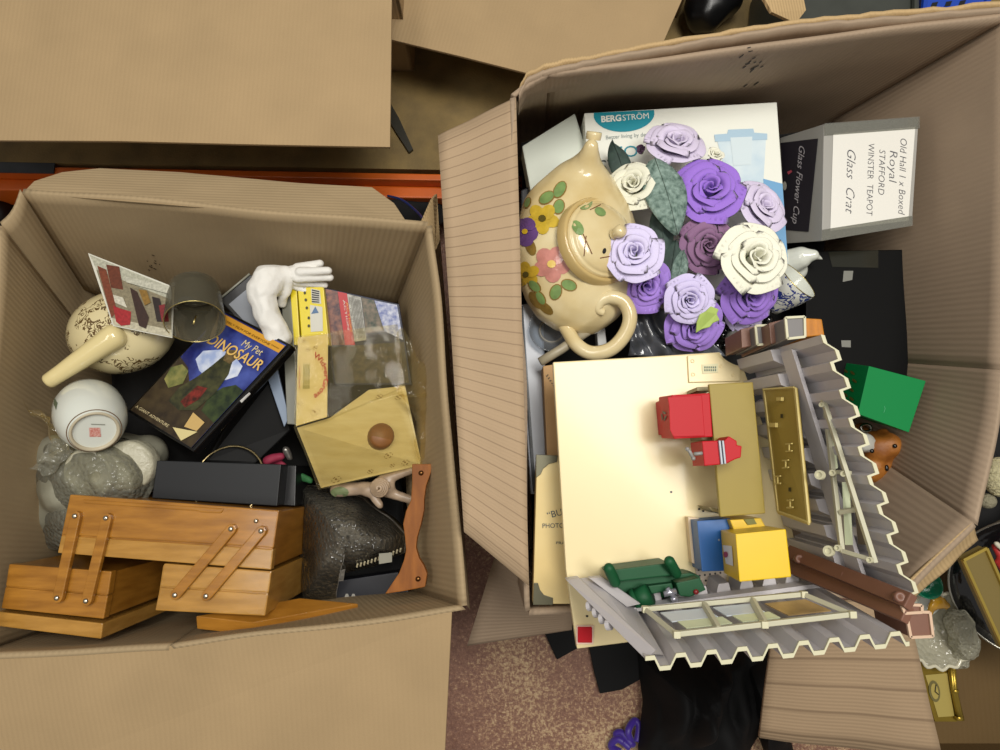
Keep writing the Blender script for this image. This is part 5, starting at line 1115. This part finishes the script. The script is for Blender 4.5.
boxd('top_plinth', Q([(916, 651), (947, 653), (949, 671), (921, 672)], .118), .09, BR, t, .002)
decal('face_plate', [(925, 675), (947, 673), (954, 716), (938, 717)], [cq], DIAL, cq); decal('dial', ell(934, 691, 5.5, 11, 20, -10), [cq], M('dial_dark', '#6a6136', .4), cq, .0014); decal('dial', ell(934, 691, 3.6, 8, 20, -10), [cq], DIAL, cq, .002)
for (a, b) in (((934, 691), (935, 684)), ((934, 691), (937.5, 694))): tube('clock_hand', [h_ for h_ in (hit(a[0]+(b[0]-a[0])*k/3, a[1]+(b[1]-a[1])*k/3, [cq], .003) for k in range(4)) if h_], .0008, BLACKP, cq, 5)
for k in range(2): tube('column', Q([(950+k*2, 662, .12), (953+k*2, 690, .12), (960+k*1, 720, .12)]), [.005, .0035, .005], BR, t, 10)
for k in range(3): lathe('column_ring', [(.005, -.003), (.0065, 0), (.005, .003)], P(951+k*3.8, 664+k*27, .12), P(960, 720, .12)-P(950, 662, .12), BR, t, 12)
CRY = film('crystal', '#e2e0d4', .4, .5, '#d2ceb8', .05, 120, .8, True)
t = thing('crystal_dish', 'round scalloped crystal dish in the low tray beside the toy wall corner', 'dish', P(928, 628, .05))
c0 = P(928, 626, .11)
prof = [(.0001, .0), (.03, .002), (.05, .012), (.062, .028)]
vs_, fs_ = [], []; n_ = 48
for (r, h) in prof+[(.059, .028), (.047, .016), (.028, .006), (.0001, .005)]:
    for k in range(n_): a = 2*math.pi*k/n_; rr = r*(1+.05*math.cos(a*16)*(r/.06)); vs_.append(c0+V((rr*math.cos(a), rr*math.sin(a), h)))
for i in range(7): fs_ += [[i*n_+k, i*n_+(k+1) % n_, (i+1)*n_+(k+1) % n_, (i+1)*n_+k] for k in range(n_)]
mk('bowl', vs_, fs_, CRY, t, True)
tube('scalloped_rim', [c0+V(((.061*(1+.05*math.cos(a*16)))*math.cos(a), (.061*(1+.05*math.cos(a*16)))*math.sin(a), .028)) for a in [2*math.pi*k/96 for k in range(96)]], .003, M('cut_rim', '#cfcab2', .15, coat=.5), t, 8, closed=True)
t = blob('amber_ornament', [C((932, 606, .17), (940, 602, .17), 6, 6), C((940, 600, .175), (946, 606, .17), 5, 5), C((930, 612, .165), (934, 600, .175), 5, 4)], .0035, M('amber_glass', '#c8952a', .1, coat=.6, var=.4, vscale=60), None, .003, 80); fin(t, 'amber glass ornament resting on the crystal dish', 'ornament')
t = lathe('green_glass_cup', [(.0001, 0), (.016, 0), (.02, .01), (.023, .03), (.0215, .03), (.018, .011), (.0001, .004)], P(918, 585, .15), (0, .2, 1), M('emerald', '#0d6a4c', .08, coat=.6), None, 28); fin(t, 'emerald green glass cup in the low tray under the torn cardboard edge', 'cup')
t = lathe('white_saucer', [(.0001, 0), (.02, .001), (.03, .004), (.038, .010), (.037, .011), (.02, .004), (.0001, .003)], P(918, 592, .13), (.1, .1, 1), PORC, None, 32); fin(t, 'small white saucer under the emerald glass cup', 'saucer')
t = thing('bubble_wrap_lump', 'lump of clear bubble wrap behind the brass clock', 'parcel', P(960, 640, .02))
blob('wrap', [(P(958, 622, .15), P(966, 645, .14), .022, .022), (P(956, 658, .12), P(968, 652, .12), .018, .015)], .004, film('wrap_clear', '#e0ded0', .35, .45, '#cfcbb4', .1, 190, 1.0, True), t, .006, 60)
# black plates on edge
PLT = M('black_plate', '#101012', .12, coat=.6); SIL = M('silver_edge', '#b4b0a4', .25, .9)
def plate(label, pc, z, r, ax):
    c0 = P(*pc, z); t = thing('black_plate', label, 'plate', V((c0.x, c0.y, z-.1)), 'black plates in the low tray'); ax = V(ax).normalized()
    lathe('dish', [(.0001, .004), (r*.6, .004), (r*.68, .010), (r, .022), (r, .019), (r*.68, .006), (r*.6, 0), (.0001, 0)], c0, ax, PLT, t, 64)
    x_, y_ = frame_of(ax); tube('silver_rim', [c0+ax*.0215+(x_*math.cos(a)+y_*math.sin(a))*r for a in [2*math.pi*k/72 for k in range(72)]], .0018, SIL, t, 8, closed=True)
plate('glossy black plate with a silver rim, outermost of the pair leaning in the low tray', (1044, 586), .21, .125, (-.55, -.35, .75)); plate('glossy black plate with a silver rim, inner of the pair leaning in the low tray', (1054, 578), .19, .125, (-.50, -.35, .8))
t = thing('gilt_panel', 'olive picture frame with gilt edges leaning over the black plates', 'picture', P(985, 580, .2))
gq = Q([(962, 560, .30), (985, 548, .30), (1025, 640, .26), (1003, 650, .26)]); slab('panel', gq, .012, M('frame_olive', '#7d6c3c', .45), t, bevel=.001)
for i in range(4): bar('gilt_edge', gq[i]+V((0, 0, .002)), gq[(i+1) % 4]+V((0, 0, .002)), .004, .005, M('gilt_edge', '#c2a850', .3, .6), t)
WO = M('crochet', '#c3bb94', .85, bump=1, bscale=220)
t = thing('crochet_doll', 'cream crocheted doll beside the big box corner', 'doll', P(992, 485, .25))
ellipsoid('head', P(1000, 477, .225), (.026, .032, .024), WO, t, wobble=.001, ws=200); ellipsoid('foot', P(987.5, 501, .215), (.013, .012, .012), M('crochet_grey', '#8e8870', .85, bump=1, bscale=250), t)
for k in range(6): tube('stitch_row', [P(1000, 477, .225)+V((math.cos(a)*.0265*math.cos((k-2.5)*.4), math.sin((k-2.5)*.4)*.0325, math.sin(a)*.0245*math.cos((k-2.5)*.4))) for a in [math.pi*j/12 for j in range(13)]], .0012, WO, t, 6)
cloth('dark_backing', 'dark backing sheet added to blacken the space beyond the big box', [(930, 380), (1060, 300), (1150, 420), (1100, 600), (1010, 560), (960, 580), (930, 560)], (1010, 470), .17, .12, BLACK, .03)  # added dark sheet that backs the black area on the right
t = blob('red_white_toy', [C((994, 546, .24), (1003, 558, .24), 4, 6), C((997, 562, .235), (1006, 572, .23), 4, 5)], .004, M('redwhite', '#b3302c', .4), None); fin(t, 'small red plastic toy beside the gilt frame', 'toy')
t = blob('white_piece', [C((996, 543, .25), (1004, 550, .25), 4, 4)], .004, M('piece_white', '#c9c4b0', .5), None); fin(t, 'white knob on the small red toy', 'knob')
